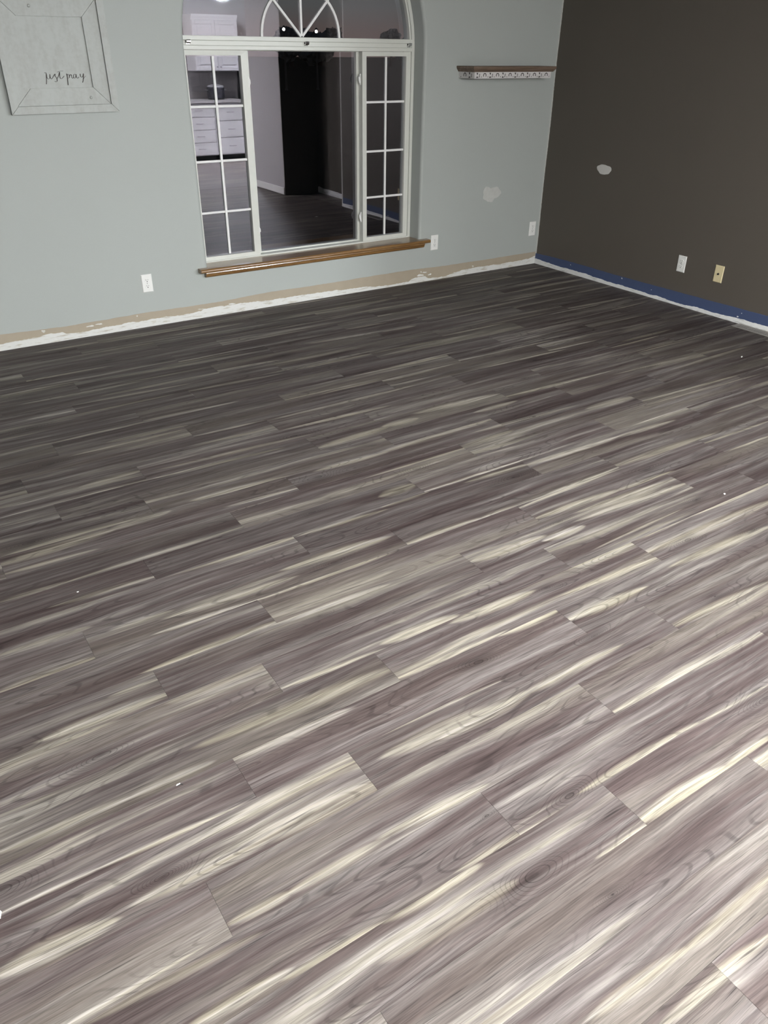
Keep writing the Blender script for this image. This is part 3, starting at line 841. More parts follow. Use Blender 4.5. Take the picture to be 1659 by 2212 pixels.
# fan light over the transom: half-round pane with a sunburst grille
def fan_pane():
    bm = bmesh.new(); h = FI - .010
    P = [(WC + h*math.cos(PI*i/40), max(zB - .004, Z0 + h*math.sin(PI*i/40))) for i in range(0, 41)]
    Q = []
    for p in P:
        if not Q or (abs(p[0]-Q[-1][0]) + abs(p[1]-Q[-1][1])) > 1e-4: Q.append(p)
    add_prism(bm, Q, lambda p: (p[0], yF + .040, p[1]), lambda p: (p[0], yF + .044, p[1]))
    return bm
fan = wpart(from_bm('fan_pane', fan_pane(), M['glass']))
FC = (-2.250, zB)
def bar_ring(r0, r1, a0, a1, y0, y1, n=28):
    bm = bmesh.new(); rows = []
    for i in range(n + 1):
        a = a0 + (a1 - a0) * i / n
        c, s = math.cos(a), math.sin(a)
        rows.append([bm.verts.new((FC[0] + r*c, y, FC[1] + r*s)) for r, y in ((r0, y0+.003), ((r0+r1)/2, y0), (r1, y0+.003), (r1, y1), (r0, y1))])
    for p, q in zip(rows, rows[1:]):
        for k in range(5): bm.faces.new((p[k], p[(k+1)%5], q[(k+1)%5], q[k]))
    bm.faces.new(rows[0]); bm.faces.new(rows[-1][::-1])
    return bm
from_bm('grille_arc', bar_ring(.290, .306, 0.0, PI, yF + .026, yF + .0395), M['muntin'], fan)
def spoke(ang, r0, r1, w=.0075):
    bm = bmesh.new(); d = Vector((math.cos(ang), 0, math.sin(ang))); s = Vector((-math.sin(ang), 0, math.cos(ang)))
    o = Vector((FC[0], 0, FC[1]))
    def pt(r, t, y): q = o + d*r + s*t; return (q.x, y, q.z)
    prof = ((-w, yF + .028), (0, yF + .025), (w, yF + .028), (w, yF + .0394), (-w, yF + .0394))
    a = [bm.verts.new(pt(r0, t, y)) for t, y in prof]; b = [bm.verts.new(pt(r1, t, y)) for t, y in prof]
    for k in range(5): bm.faces.new((a[k], a[(k+1)%5], b[(k+1)%5], b[k]))
    bm.faces.new(a); bm.faces.new(b[::-1])
    return bm
for ang in (46, 90, 134):
    a = R(ang)
    # length to the arch
    hx = FI - .012
    r = 0.2
    while (FC[0] + r*math.cos(a) - WC)**2 + (FC[1] + r*math.sin(a) - Z0)**2 < hx*hx: r += .004
    from_bm('grille_spoke', spoke(a, .008, r - .004), M['muntin'], fan)

# cam latches on the meeting stiles
def latch(name, x, y, z0, z1, parent, face):
    """face: +1 looks left (-x), on the side of the right sash; 0 on the front of the left sash's edge"""
    bm = bmesh.new()
    zc = (z0 + z1) / 2
    if face:
        add_box(bm, x - .006, x, y + .020, y + .036, z0, z1, .002)
        add_tube(bm, [(x - .006, y + .024, z1 - .006), (x - .016, y + .020, zc + .016), (x - .018, y + .016, zc - .004), (x - .012, y + .018, z0 + .012)], [.004, .006, .006, .0045], 8)
    else:
        add_box(bm, x - .003, x + .006, y + .006, y + .030, z0, z1, .002)
        add_tube(bm, [(x + .004, y + .014, z1 - .004), (x + .010, y + .008, zc + .01), (x + .010, y + .006, zc - .006), (x + .005, y + .012, z0 + .008)], [.004, .0055, .0055, .004], 8)
    return from_bm(name, bm, M['muntin'], parent)
latch('latch', -1.782, yF, 1.452, 1.525, sash_r, 1)
latch('latch', -1.782, yF, 0.500, 0.576, sash_r, 1)
latch('latch', -2.680, yF, 1.446, 1.513, sash_l, 0)
latch('latch', -2.680, yF, 0.498, 0.554, sash_l, 0)

# chrome clips that once held the shade's head rail
clip_lab = ('shiny metal shade clip at the left end of the window transom', 'shiny metal shade clip at the middle of the window transom', 'small metal shade clip at the right end of the window transom')
for x, lab in zip((-3.082, -2.235, -1.379), clip_lab):
    t = thing('shade_clip', lab, 'clip', (x, yF + .004, 1.700), 'clips on the window transom')
    bm = bmesh.new(); add_box(bm, -.014, .014, -.004, 0.0, -.008, .020, .001); from_bm('back_plate', bm, M['chrome'], t)
    bm = bmesh.new()
    P = [(-.003, .018), (-.022, .019), (-.026, .014), (-.025, .004), (-.020, -.002), (-.006, -.003), (-.004, .001), (-.017, .004), (-.019, .012), (-.003, .014)]
    add_prism(bm, P, lambda p: (-.013, p[0], p[1]), lambda p: (.013, p[0], p[1]))
    from_bm('spring_hook', bm, M['chrome'], t)
    bm = bmesh.new(); add_box(bm, .013, .019, -.024, -.004, .010, .017, .001); from_bm('release_tab', bm, M['steel'], t)

# oak stool and bed moulding
sill = thing('window_sill', 'glossy oak window sill with rounded nose and moulding under the arched window', 'window sill', (WC, 0, SILL))
def sill_board():
    bm = bmesh.new()
    prof = []
    t, nose = .026, -.060
    for k in range(9):
        a = PI/2 + PI * k / 8
        prof.append((nose + t/2 + t/2*math.cos(a), -t/2 + t/2*math.sin(a)))
    # along x with horns: deep part in the opening, shallow horns beyond it
    def block(xa, xb, yback):
        P = prof + [(yback, -t), (yback, 0.0)]
        add_prism(bm, P, lambda p: (xa, p[0], p[1]), lambda p: (xb, p[0], p[1]))
    block(-WR_ + .001, WR_ - .001, DEP + .002)
    block(-WR_ - .072, -WR_ + .001, 0.0)
    block(WR_ - .001, WR_ + .078, 0.0)
    return bm
ob = from_bm('sill_board', sill_board(), M['oak'], sill)
def bed():
    bm = bmesh.new()
    P = [(0.0, -.026), (-.040, -.026), (-.042, -.034), (-.036, -.042), (-.034, -.052), (-.028, -.060), (-.012, -.062), (0.0, -.062)]
    xa, xb = -WR_ - .030, WR_ + .034
    add_prism(bm, P, lambda p: (xa - p[0]*.0, p[0], p[1]), lambda p: (xb - (-.062 - p[1])*.0 , p[0], p[1]))
    return bm
from_bm('bed_moulding', bed(), M['oak'], sill)

# ------------------------------------------------------------------ outlets and wall plates
def plate_mesh(w=.0725, h=.119, t=.006):
    bm = bmesh.new()
    b = .0045
    lo = [(-w/2, -h/2), (w/2, -h/2), (w/2, h/2), (-w/2, h/2)]; hi = [(-w/2+b, -h/2+b), (w/2-b, -h/2+b), (w/2-b, h/2-b), (-w/2+b, h/2-b)]
    a0 = [bm.verts.new((x, 0, z)) for x, z in lo]; a1 = [bm.verts.new((x, -t*.45, z)) for x, z in lo]; a2 = [bm.verts.new((x, -t, z)) for x, z in hi]
    for p, q in ((a0, a1), (a1, a2)):
        for k in range(4): bm.faces.new((p[k], p[(k+1)%4], q[(k+1)%4], q[k]))
    bm.faces.new(a2); bm.faces.new(a0[::-1])
    bmesh.ops.recalc_face_normals(bm, faces=bm.faces)
    me = bpy.data.meshes.new('cover_plate'); bm.to_mesh(me); bm.free()
    return me
PLATE = plate_mesh()
def recept_mesh():
    bm = bmesh.new()
    P = []
    for i in range(28):
        a = 2*PI*i/28
        P.append((.0172*math.cos(a), max(-.0138, min(.0138, .0172*math.sin(a)))))
    add_prism(bm, P, lambda p: (p[0], -.0085, p[1]), lambda p: (p[0], -.005, p[1]))
    bmesh.ops.recalc_face_normals(bm, faces=bm.faces)
    me = bpy.data.meshes.new('socket_face'); bm.to_mesh(me); bm.free(); me.materials.append(M['plate']); return me
RECEPT = recept_mesh()
def slots_mesh(kind):
    bm = bmesh.new()
    if kind == 'l': add_box(bm, -.0075, -.0053, -.0088, -.0080, .0005, .0088)
    if kind == 'r': add_box(bm, .0053, .0075, -.0088, -.0080, .0015, .0080)
    if kind == 'g':
        P = [(.0030*math.cos(PI*i/8), -.0062 + .003*math.sin(PI*i/8)) for i in range(9)] + [(-.003, -.0088), (.003, -.0088)]
        add_prism(bm, P, lambda p: (p[0], -.0088, p[1]), lambda p: (p[0], -.008, p[1]))
    bmesh.ops.recalc_face_normals(bm, faces=bm.faces)
    me = bpy.data.meshes.new('slot'); bm.to_mesh(me); bm.free(); me.materials.append(M['slot']); return me
SLOTS = [slots_mesh(k) for k in 'lrg']
def screw_mesh():
    bm = bmesh.new(); add_lathe(bm, [(.0034, .0052), (.0034, .0066), (.0024, .0072)], (0, 0, 0), 'y', 10)
    bmesh.ops.recalc_face_normals(bm, faces=bm.faces)
    me = bpy.data.meshes.new('screw'); bm.to_mesh(me); bm.free(); return me
def outlet(loc, rot, label, mat, tilt=0.0):
    t = thing('wall_outlet', label, 'outlet', loc, 'duplex wall outlets', (0, tilt, rot))
    p = link('cover_plate', PLATE.copy(), mat, t)
    for s in (1, -1):
        r = link('socket_face', RECEPT, M['plate'], t); r.location = (0, 0, s * .0195)
        for sm in SLOTS: link('slot', sm, M['slot'], r)
    link('screw', screw_mesh(), M['steel'], t)
    return t
outlet((-3.5985, 0, .2955), 0, 'white duplex outlet on the grey wall left of the oak sill', M['plate'])
outlet((-1.166, 0, .306), 0, 'white duplex outlet beside the right end of the oak sill', M['plate'])
outlet((-0.073, 0, .3115), 0, 'white duplex outlet on the grey wall tight to the brown corner', M['plate'])
outlet((0, -1.569, .307), -PI/2, 'white duplex outlet on the dark brown wall', M['plate'])
t = thing('cable_plate', 'ivory coax cable wall plate on the dark brown wall', 'wall plate', (0, -1.897, .301), None, (0, 0, -PI/2))
link('cover_plate', PLATE.copy(), M['ivory'], t)
bm = bmesh.new(); add_lathe(bm, [(.0075, .005), (.0075, .0085), (.005, .009), (.0045, .016), (.0022, .0162)], (0, 0, 0), 'y', 14); from_bm('coax_jack', bm, M['slot'], t)
for s in (1, -1): o = link('screw', screw_mesh(), M['ivory'], t); o.location = (0, 0, s*.042)

# ------------------------------------------------------------------ framed sign
pf = thing('framed_sign', 'whitewashed wooden framed sign lettered just pray hanging on the grey wall', 'wall sign', (-3.928, 0, 1.34))
def mitred(name, xo0, xo1, zo0, zo1, w, yo, yi, yb, parent, mat):
    """four mitred rails; face slopes from yo at the outer edge to yi at the inner edge, back at yb"""
    O = [(xo0, zo0), (xo1, zo0), (xo1, zo1), (xo0, zo1)]; I = [(xo0+w, zo0+w), (xo1-w, zo0+w), (xo1-w, zo1-w), (xo0+w, zo1-w)]
    for k in range(4):
        j = (k+1) % 4
        bm = bmesh.new()
        dx, dz = O[j][0] - O[k][0], O[j][1] - O[k][1]; dl = math.hypot(dx, dz); dx, dz = dx / dl * .0011, dz / dl * .0011
        q = [(O[k][0] + dx, O[k][1] + dz), (O[j][0] - dx, O[j][1] - dz), (I[j][0] - dx, I[j][1] - dz), (I[k][0] + dx, I[k][1] + dz)]
        f = [bm.verts.new((p[0], y, p[1])) for p, y in zip(q, (yo, yo, yi, yi))]
        b = [bm.verts.new((p[0], yb, p[1])) for p in q]
        bm.faces.new(f); bm.faces.new(b[::-1])
        for m in range(4): n = (m+1) % 4; bm.faces.new((f[m], b[m], b[n], f[n]))
        from_bm(name, bm, mat, parent)
X, Zb = -3.928, 1.34
mitred('outer_rail', -.306, .306, -.003, .606, .040, -.036, -.034, 0.0, pf, M['washed'])
mitred('inner_rail', -.265, .265, .038, .565, .088, -.022, -.019, -.003, pf, M['washed'])
box('panel', -.178, .178, -.007, -.002, .125, .478, M['washed'], pf, .001)
# lettering, drawn stroke by stroke
def lettering():
    bm = bmesh.new()
    K = .00044; KZ = .000415
    def st(pts, w=1.0, heavy=None):
        # Catmull-Rom
        P = [Vector((p[0], p[1], 0)) for p in pts]
        out = []
        for i in range(len(P) - 1):
            p0, p1, p2, p3 = P[max(i-1,0)], P[i], P[i+1], P[min(i+2, len(P)-1)]
            for s in range(6):
                t_ = s / 6
                out.append(0.5*((2*p1) + (p2-p0)*t_ + (2*p0-5*p1+4*p2-p3)*t_*t_ + (3*p1-p0-3*p2+p3)*t_**3))
        out.append(P[-1])
        rad = []
        for i in range(len(out)):
            d = out[min(i+1, len(out)-1)] - out[max(i-1, 0)]
            down = abs(d.y) / (d.length + 1e-6)
            rad.append((.0008 + .0015 * down**2) * w)
        add_tube(bm, [((q.x - 835) * K, 0.0, (1020 - q.y) * KZ) for q in out], rad, 6, 0.45, (0, 1, 0))
    # j u s t
    st([(578, 948), (600, 944), (596, 985), (588, 1040), (578, 1082)], .9)
    st([(604, 960), (602, 1000), (614, 1020), (634, 1008), (644, 962), (644, 1000), (654, 1020), (674, 1004)], .8)
    st([(672, 1004), (704, 964), (712, 966), (706, 984), (722, 1010), (722, 1044), (704, 1054), (692, 1046)], 1.0)
    st([(722, 1020), (750, 985), (772, 936), (766, 985), (770, 1016), (790, 1014), (822, 985)], 1.0)
    st([(742, 938), (775, 928), (822, 926)], .9)
    # p r a y
    st([(858, 958), (860, 1000), (856, 1050), (852, 1098)], 1.25)
    st([(860, 985), (874, 966), (886, 976), (884, 1004), (868, 1014)], .9)
    st([(884, 1008), (900, 968), (908, 980), (918, 972), (916, 1000), (924, 1016), (938, 1004)], .8)
    st([(975, 972), (955, 966), (940, 990), (948, 1014), (966, 1004), (978, 966), (978, 1000), (990, 1016), (1010, 1000)], .9)
    st([(1032, 962), (1032, 990), (1046, 1004), (1062, 992), (1074, 960), (1068, 1000), (1056, 1045), (1044, 1070)], 1.1)
    st([(1056, 1040), (1076, 1010), (1098, 990)], .6)
    return bm
lt = from_bm('lettering', lettering(), M['ink'], pf); lt.location = (.030, -.0074, .172)
for dx, dz in ((.153, .074), (-.10, .524)):
    bm = bmesh.new(); add_lathe(bm, [(.0065, 0.0), (.008, .004), (.006, .008), (.002, .0095)], (0, 0, 0), 'y', 12)
    k = from_bm('knob', bm, M['washed'], pf, True); k.location = (dx, -.019, dz)
pf.rotation_euler = (0, R(-0.4), 0)

# ------------------------------------------------------------------ wall shelf
sh = thing('wall_shelf', 'short wooden shelf with western print band mounted beside the brown corner', 'shelf', (-.60, 0, 1.494))
def ledge(x0, x1, dep, z0, z1, inset=0.0):
    """box against the wall; with inset the lower edge is cut back in an ogee"""
    bm = bmesh.new()
    prof = ((inset, 0.0), (inset * .9, .12), (inset * .35, .42), (inset * .05, .62), (0.0, .72), (0.0, .94), (inset * .12, 1.0)) if inset else ((0, 0), (0, 1))
    rings = []
    for i, t in prof:
        z = z0 + (z1 - z0) * t - 1.494
        rings.append([bm.verts.new(p) for p in ((x0 + i + .60, 0, z), (x0 + i + .60, -dep + i, z), (x1 - i + .60, -dep + i, z), (x1 - i + .60, 0, z))])
    for a, b in zip(rings, rings[1:]):
        for k in range(4): bm.faces.new((a[k], a[(k+1)%4], b[(k+1)%4], b[k]))
    bm.faces.new(rings[0][::-1]); bm.faces.new(rings[-1])
    return bm
from_bm('shelf_board', ledge(-1.024, -.188, .206, 1.5395, 1.577, .016), M['shelfwood'], sh)
M['band'] = plain('printed_band_white', (0.60, 0.59, 0.585), 0.6)
band = from_bm('band', ledge(-1.000, -.228, .190, 1.4965, 1.5392), M['band'], sh)
M['motif'] = plain('printed_motif_dark', (0.05, 0.045, 0.045), 0.6)
# printed motifs: horseshoes alternating with boot shapes
def motif(kind, org, ux, n, s=1.0):
    bm = bmesh.new(); o = Vector(org); ux = Vector(ux); uz = Vector((0, 0, 1)); nn = Vector(n)
    def f(y): return lambda p: tuple(o + ux*p[0]*s + uz*p[1]*s + nn*y)
    if kind == 'shoe':
        N = 14; P = []
        for i in range(N+1):
            a = R(-35 + 250 * i / N); P.append((.0140*math.cos(a), .0140*math.sin(a)))
        for i in range(N, -1, -1):
            a = R(-35 + 250 * i / N); P.append((.0085*math.cos(a), .0085*math.sin(a)))
        add_prism(bm, P, f(.0004), f(-.0004))
    elif kind == 'boot':
        add_prism(bm, [(-.016, .015), (-.003, .015), (-.004, .003), (-.013, .007)], f(.0004), f(-.0004))
        add_prism(bm, [(-.018, -.015), (-.011, -.005), (-.003, -.008), (-.001, -.015)], f(.0004), f(-.0004))
        add_prism(bm, [(.003, -.013), (.011, -.010), (.015, .009), (.010, .010), (.008, -.004)], f(.0004), f(-.0004))
    else:
        add_prism(bm, [(-.003, -.014), (.003, -.012), (.002, -.006), (-.002, -.008)], f(.0004), f(-.0004))
    return from_bm('printed_motif', bm, M['motif'], band)
zc = 1.5180 - 1.494
for i in range(12):
    x = -.965 + i * .0625
    motif('boot' if i % 2 == 0 else 'shoe', (x + .60, -.1903, zc), (1, 0, 0), (0, -1, 0), 1.12)
    motif('dot', (x + .031 + .60, -.1903, zc), (1, 0, 0), (0, -1, 0))
for d, kd in ((.028, 'dot'), (.075, 'shoe'), (.140, 'boot')):
    motif(kd, (-1.0003 + .60, -d, zc), (0, -1, 0), (-1, 0, 0), 1.2)

# ------------------------------------------------------------------ floor register
vt = thing('floor_register', 'grey metal floor vent register set in the planks by the brown wall', 'vent', (-.052, -2.335, 0))
vl, vw_ = .36, .100
bm = bmesh.new()
for (a, b, c, d) in ((-vw_/2, -vw_/2 + .014, -vl/2, vl/2), (vw_/2 - .014, vw_/2, -vl/2, vl/2), (-vw_/2 + .014, vw_/2 - .014, -vl/2, -vl/2 + .022), (-vw_/2 + .014, vw_/2 - .014, vl/2 - .022, vl/2)):
    add_box(bm, a, b, c, d, 0.0004, .005, .0015)
from_bm('frame', bm, M['vent'], vt)
box('damper', -vw_/2 + .012, vw_/2 - .012, -vl/2 + .02, vl/2 - .02, .0004, .0012, M['slot'], vt)
bm = bmesh.new(); add_box(bm, -vw_/2 + .013, vw_/2 - .013, -.0028, .0028, .0012, .0042); bmesh.ops.recalc_face_normals(bm, faces=bm.faces)
SL = bpy.data.meshes.new('slat'); bm.to_mesh(SL); bm.free()
for i in range(23):
    o = link('slat', SL, M['vent'], vt); o.location = (0, -vl/2 + .027 + i * (vl - .054) / 22, 0)

# ------------------------------------------------------------------ crumbs on the floor
def chip(label, x, y, rx, ry, h, seed, rot=0.0, mat=None):
    P = blob(9, rx, ry, seed, .6); bm = bmesh.new()
    add_prism(bm, P, lambda p: (p[0], p[1], .0003), lambda p: (p[0]*.6, p[1]*.6, h))
    o = from_bm('paint_chip', bm, mat or M['chip']); o.location = (x, y, 0); o.rotation_euler = (0, 0, rot)
    return tag(o, label, 'paint chip', 'crumbs on the floor')
chip('white paint chip on the planks nearest the floor vent', -.614, -2.598, .012, .006, .004, 3, .4)
chip('white paint chip on the planks at the right edge of the floor', -2.270, -3.665, .008, .004, .003, 5, .9)
chip('small white chip on the planks at the left middle of the floor', -4.864, -2.860, .0032, .0026, .002, 7)
c = chip('tiny scrap of trim with a dark tail on the near left planks', -4.867, -3.864, .0055, .003, .0025, 9, .3)
bm = bmesh.new(); add_tube(bm, [(-.004, -.004, .002), (.004, -.006, .003), (.009, -.011, .002)], .0014, 6); from_bm('dark_tail', bm, M['slot'], c)
c = thing('torn_scrap', 'torn white scrap with frayed threads at the left edge of the floor', 'scrap', (-5.346, -4.000, 0))
bm = bmesh.new(); P = blob(14, .016, .026, 2, .7); add_prism(bm, P, lambda p: (p[0], p[1], .0004), lambda p: (p[0]*.7, p[1]*.8, .006)); from_bm('paper', bm, M['chip'], c)
for k in range(4):
    bm = bmesh.new(); a = .6 + k * .45
    add_tube(bm, [(0, 0, .003), (.012*math.cos(a), .018*math.sin(a), .008), (.026*math.cos(a + .2), .034*math.sin(a + .2), .004)], .0009, 5); from_bm('thread', bm, M['chip'], c)

# ------------------------------------------------------------------ kitchen behind the camera (reflected in the glass)
def cab_door(name, x0, x1, yf, z0, z1, parent, mat, knob=None):
    d = box(name, x0, x1, yf - .0, yf + .020, z0, z1, mat, parent, .002)
    w = .055
    for (a, b, c, e) in ((x0, x0 + w, z0, z1), (x1 - w, x1, z0, z1), (x0 + w, x1 - w, z0, z0 + w), (x0 + w, x1 - w, z1 - w, z1)):
        box('door_rail', a + .0005, b - .0005, yf + .0205, yf + .036, c + .0005, e - .0005, mat, d, .004)
    box('raised_panel', x0 + w + .03, x1 - w - .03, yf + .0205, yf + .030, z0 + w + .03, z1 - w - .03, mat, d, .006)
    if knob:
        bm = bmesh.new(); add_lathe(bm, [(.006, -.034), (.006, -.050), (.013, -.054), (.012, -.062), (.004, -.064)], (knob[0], yf, knob[1]), 'y', 12); from_bm('knob', bm, M['steel'], d, True)
    return d
YB = -8.655
def upper(x0, x1, label, z0=1.34, z1=2.06, dep=.35):
    t = thing('upper_cabinet', label, 'cabinet', ((x0+x1)/2, YB, z0)); inv = Matrix.Translation((-(x0+x1)/2, -YB, -z0))
    parts = [box('body', x0 + .002, x1 - .002, YB, YB + dep, z0, z1, M['white_cab'], t)]
    xm = (x0 + x1) / 2
    parts.append(cab_door('door', x0 + .006, xm - .004, YB + dep + .001, z0 + .004, z1 - .004, t, M['white_cab'], (xm - .03, z0 + .06)))
    parts.append(cab_door('door', xm + .004, x1 - .006, YB + dep + .001, z0 + .004, z1 - .004, t, M['white_cab'], (xm + .03, z0 + .06)))
    bm = bmesh.new(); P = [(0, 0), (dep + .022, 0), (dep + .030, .02), (dep + .055, .05), (dep + .06, .075), (0, .075)]
    add_prism(bm, P, lambda p: (x0, YB + p[0], z1 + p[1]), lambda p: (x1, YB + p[0], z1 + p[1])); parts.append(from_bm('crown', bm, M['white_cab'], t))
    for p in parts: p.matrix_parent_inverse = inv
    return t
upper(0.29, 1.09, 'white two-door upper kitchen cabinet with crown, reflected in the window')
def base(x0, x1, label, nd):
    t = thing('base_cabinet', label, 'cabinet', ((x0+x1)/2, YB, 0)); inv = Matrix.Translation((-(x0+x1)/2, -YB, 0))
    parts = [box('body', x0 + .002, x1 - .002, YB, YB + .58, .09, .88, M['white_cab'], t), box('toe_kick', x0 + .002, x1 - .002, YB, YB + .52, .002, .09, M['slot'], t)]
    z = .10; h = (.87 - .10) / nd
    for k in range(nd):
        d = box('drawer', x0 + .006, x1 - .006, YB + .581, YB + .601, z + k*h + .003, z + (k+1)*h - .003, M['white_cab'], t, .003); parts.append(d)
        bm = bmesh.new(); xm = (x0+x1)/2; zz = z + (k+.5)*h; yy = YB + .601
        add_tube(bm, [(xm - .06, yy, zz), (xm - .055, yy + .025, zz), (xm + .055, yy + .025, zz), (xm + .06, yy, zz)], .005, 8); from_bm('handle', bm, M['steel'], d)
    for p in parts: p.matrix_parent_inverse = inv
    return t
base(-.10, .45, 'white drawer base cabinet at the left of the counter, reflected in the window', 4)
base(.45, 1.02, 'white drawer base cabinet beside the refrigerator, reflected in the window', 3)
wt = thing('countertop', 'grey kitchen countertop over the white drawers, reflected in the window', 'countertop', (.46, YB, .88)); box('slab', -.57, .56, 0.0, .625, .001, .04, M['counter'], wt, .004); box('backsplash', -.57, .56, 0.0, .02, .041, .14, M['counter'], wt, .003)
kt = thing('stock_pot', 'dark round stock pot on the kitchen counter, reflected in the window', 'pot', (.62, YB + .33, .921))
bm = bmesh.new(); add_lathe(bm, [(.13, 0.0), (.145, .02), (.148, .17), (.140, .185), (.13, .187)], (0, 0, 0), 'z', 28); from_bm('pot_body', bm, M['black'], kt)
bm = bmesh.new(); add_lathe(bm, [(.142, .188), (.135, .20), (.06, .222), (.012, .226), (.012, .24), (.022, .25), (.008, .262)], (0, 0, 0), 'z', 28); from_bm('lid', bm, M['steel'], kt)
for sx in (-1, 1):
    bm = bmesh.new(); add_tube(bm, [(sx*.145, -.03, .14), (sx*.185, -.025, .142), (sx*.185, .025, .142), (sx*.145, .03, .14)], .006, 8); from_bm('handle', bm, M['steel'], kt)
fr = thing('refrigerator', 'black refrigerator standing at the end of the kitchen counter, reflected in the window', 'refrigerator', (1.58, YB, 0))
box('body', -.42, .42, .03, .66, .02, 1.76, M['black'], fr, .01)
for a, b in ((.06, .62), (.63, 1.75)):
    d = box('door', -.415, .415, .661, .72, a, b, M['black'], fr, .012)
    bm = bmesh.new(); z = b - .06 if b < 1 else a + .07; add_tube(bm, [(-.34, .72, z), (-.34, .765, z), (.34, .765, z), (.34, .72, z)], .012, 8); from_bm('handle', bm, M['steel'], d)

# ceiling lamps, and fill lights added out of view
def dome_lamp(x, y, label, mat):
    t = thing('ceiling_lamp', label, 'ceiling lamp', (x, y, 2.44))
    bm = bmesh.new(); add_lathe(bm, [(.18, -.0005), (.185, -.022), (.172, -.024)], (0, 0, 0), 'z', 32); from_bm('base_ring', bm, M['steel'], t)
    bm = bmesh.new(); add_lathe(bm, [(.170, -.0245), (.165, -.05), (.145, -.085), (.10, -.115), (.05, -.130), (.008, -.134)], (0, 0, 0), 'z', 24); from_bm('dome', bm, mat, t, True)
    return t
def pendant_lamp(x, y, z, label, mat, r=.13):
    t = thing('pendant_lamp', label, 'pendant lamp', (x, y, 2.44), 'pendant lamps behind the camera')
    bm = bmesh.new(); add_lathe(bm, [(.06, -.0005), (.06, -.02), (.012, -.03), (.008, -.04), (.008, z - 2.44 + r*.8)], (0, 0, 0), 'z', 16); from_bm('rod', bm, M['steel'], t)
    bm = bmesh.new(); add_lathe(bm, [(.05, r*.95), (.055, r*1.15), (.010, r*1.25)], (0, 0, z - 2.44), 'z', 16); from_bm('cap', bm, M['steel'], t)
    bm = bmesh.new(); add_lathe(bm, [(r*math.sin(a), r*math.cos(a)) for a in [R(24 + k*12) for k in range(13)]] , (0, 0, z - 2.44), 'z', 20); from_bm('globe', bm, mat, t, True)
    return t
pendant_lamp(-4.3, -6.6, PEND_Z, 'globe pendant lamp behind the camera, outside the photo on the left', M['lamp_a'])
pendant_lamp(-2.4, -6.7, PEND_Z, 'globe pendant lamp behind the camera, outside the photo on the right', M['lamp_a'])
def flat_fill(x, y, label, r=.16):  # unseen fill lights, added to brighten the near floor and the kitchen cabinets
    t = thing('fill_light', label, 'ceiling lamp', (x, y, 2.44), 'flat fill lights added out of view')
    bm = bmesh.new(); add_lathe(bm, [(r + .02, -.0005), (r + .022, -.016), (r + .002, -.020), (r, -.012)], (0, 0, 0), 'z', 28); from_bm('trim_ring', bm, M['white_cab'], t)
    bm = bmesh.new(); add_lathe(bm, [(r - .002, -.0125), (r - .002, -.0165)], (0, 0, 0), 'z', 20); from_bm('diffuser', bm, M['fill_d'], t)
    return t
flat_fill(-4.2, -5.65, 'flat round fill light added unseen behind the camera to brighten the near floor, on the left')
flat_fill(-2.9, -5.65, 'flat round fill light added unseen behind the camera to brighten the near floor, on the right')
flat_fill(.16, -7.60, 'small flat fill light added unseen to brighten the kitchen cabinets, left of the dome lamp', .12)
flat_fill(1.04, -7.60, 'small flat fill light added unseen to brighten the kitchen cabinets, right of the dome lamp', .12)
dome_lamp(.60, -7.68, 'glowing dome ceiling lamp in the kitchen, glimpsed reflected at the top of the arched window', M['lamp_k'])

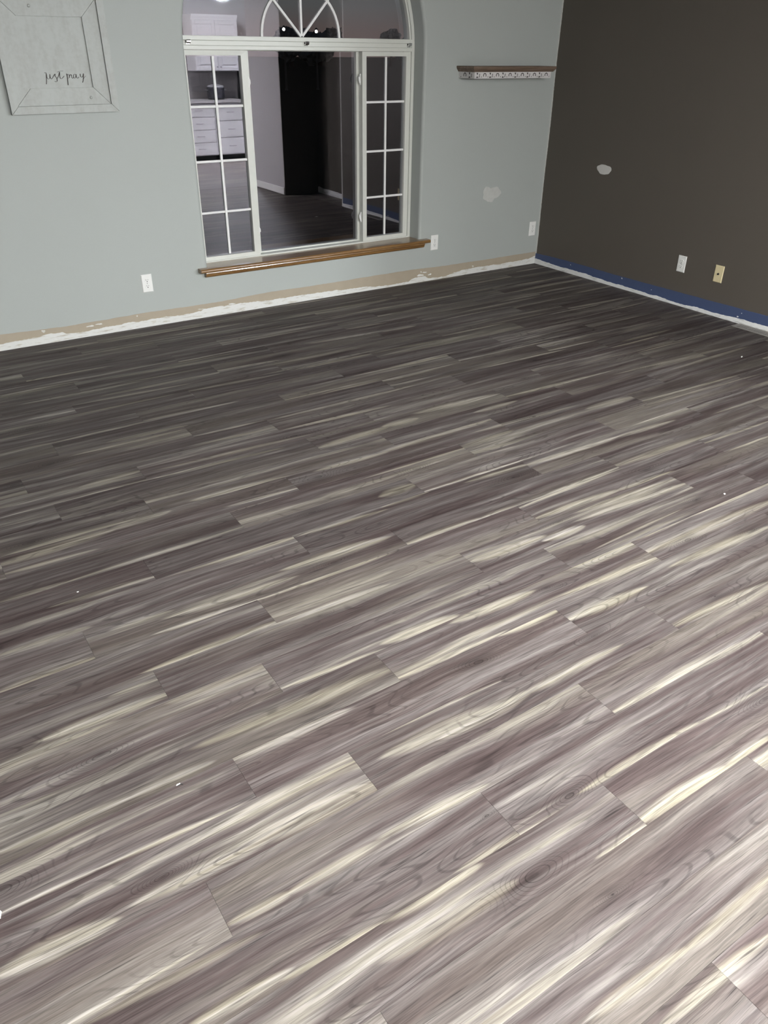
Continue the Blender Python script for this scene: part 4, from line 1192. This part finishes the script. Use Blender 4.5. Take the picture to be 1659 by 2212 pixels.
# ------------------------------------------------------------------ outside at dusk
gr = struct(box('ground', -120, 160, .24, 220, -.7, -.4, M['ground']))
def tree(name, label, x, y, h, w, seed, lobes=7):
    t = thing(name, label, 'tree', (x, y, -.4), 'trees on the dusk horizon')
    r = random.Random(seed)
    bm = bmesh.new(); add_tube(bm, [(0, 0, 0), (.05*w, 0, h*.3), (0, .02*w, h*.6)], [.06*w, .045*w, .02*w], 8); from_bm('trunk', bm, M['bark'], t)
    bm = bmesh.new()
    for i in range(lobes):
        a = r.uniform(0, 6.28); rad = r.uniform(.05, .36) * w
        c = Vector((rad*math.cos(a), rad*math.sin(a), h*r.uniform(.38, .82))); s = w * r.uniform(.14, .26)
        d = bmesh.ops.create_icosphere(bm, subdivisions=3, radius=s, matrix=Matrix.Translation(c))
        for v in d['verts']:
            q = (v.co - c); k = 1 + .22*math.sin(9*q.x/s + i) * math.sin(8*q.y/s + 2*i) + .15*math.sin(17*q.z/s + i) + r.uniform(-.10, .10)
            v.co = c + q * k
    from_bm('crown', bm, M['leaf'], t)
    return t
tree('oak_tree', 'dark bushy tree outside, taller of the two in the right of the fan light', 65.4, 100, 4.9, 4.2, 3, 9)
tree('oak_tree', 'dark low tree outside at the far right of the fan light', 71.6, 104, 4.6, 4.8, 6, 9)
tree('oak_tree', 'dark rounded tree outside behind the middle of the fan light', 56.2, 104, 4.2, 7.0, 9, 10)
tree('oak_tree', 'dark tree outside just left of the fan light centre', 48.6, 98, 4.1, 5.0, 12, 9)
def yard_lamp(label, x, y, z):
    t = thing('yard_lamp', label, 'lamp', (x, y, -.4), 'lit yard lamps outside')
    bm = bmesh.new(); add_lathe(bm, [(.09, 0.0), (.05, .1), (.04, z + .4 - .22)], (0, 0, 0), 'z', 10); from_bm('post', bm, M['slot'], t)
    bm = bmesh.new(); bmesh.ops.create_icosphere(bm, subdivisions=3, radius=.075, matrix=Matrix.Translation((0, 0, z + .4))); from_bm('globe', bm, M['lamp_s'], t, True)
    bm = bmesh.new(); add_lathe(bm, [(.12, z + .4 + .09), (.02, z + .4 + .18)], (0, 0, 0), 'z', 10); from_bm('cap', bm, M['slot'], t)
yard_lamp('small lit yard lamp outside left of the sunburst centre', 18.03, 40, 2.58)
yard_lamp('small lit yard lamp outside right of the sunburst centre', 20.09, 40, 2.51)
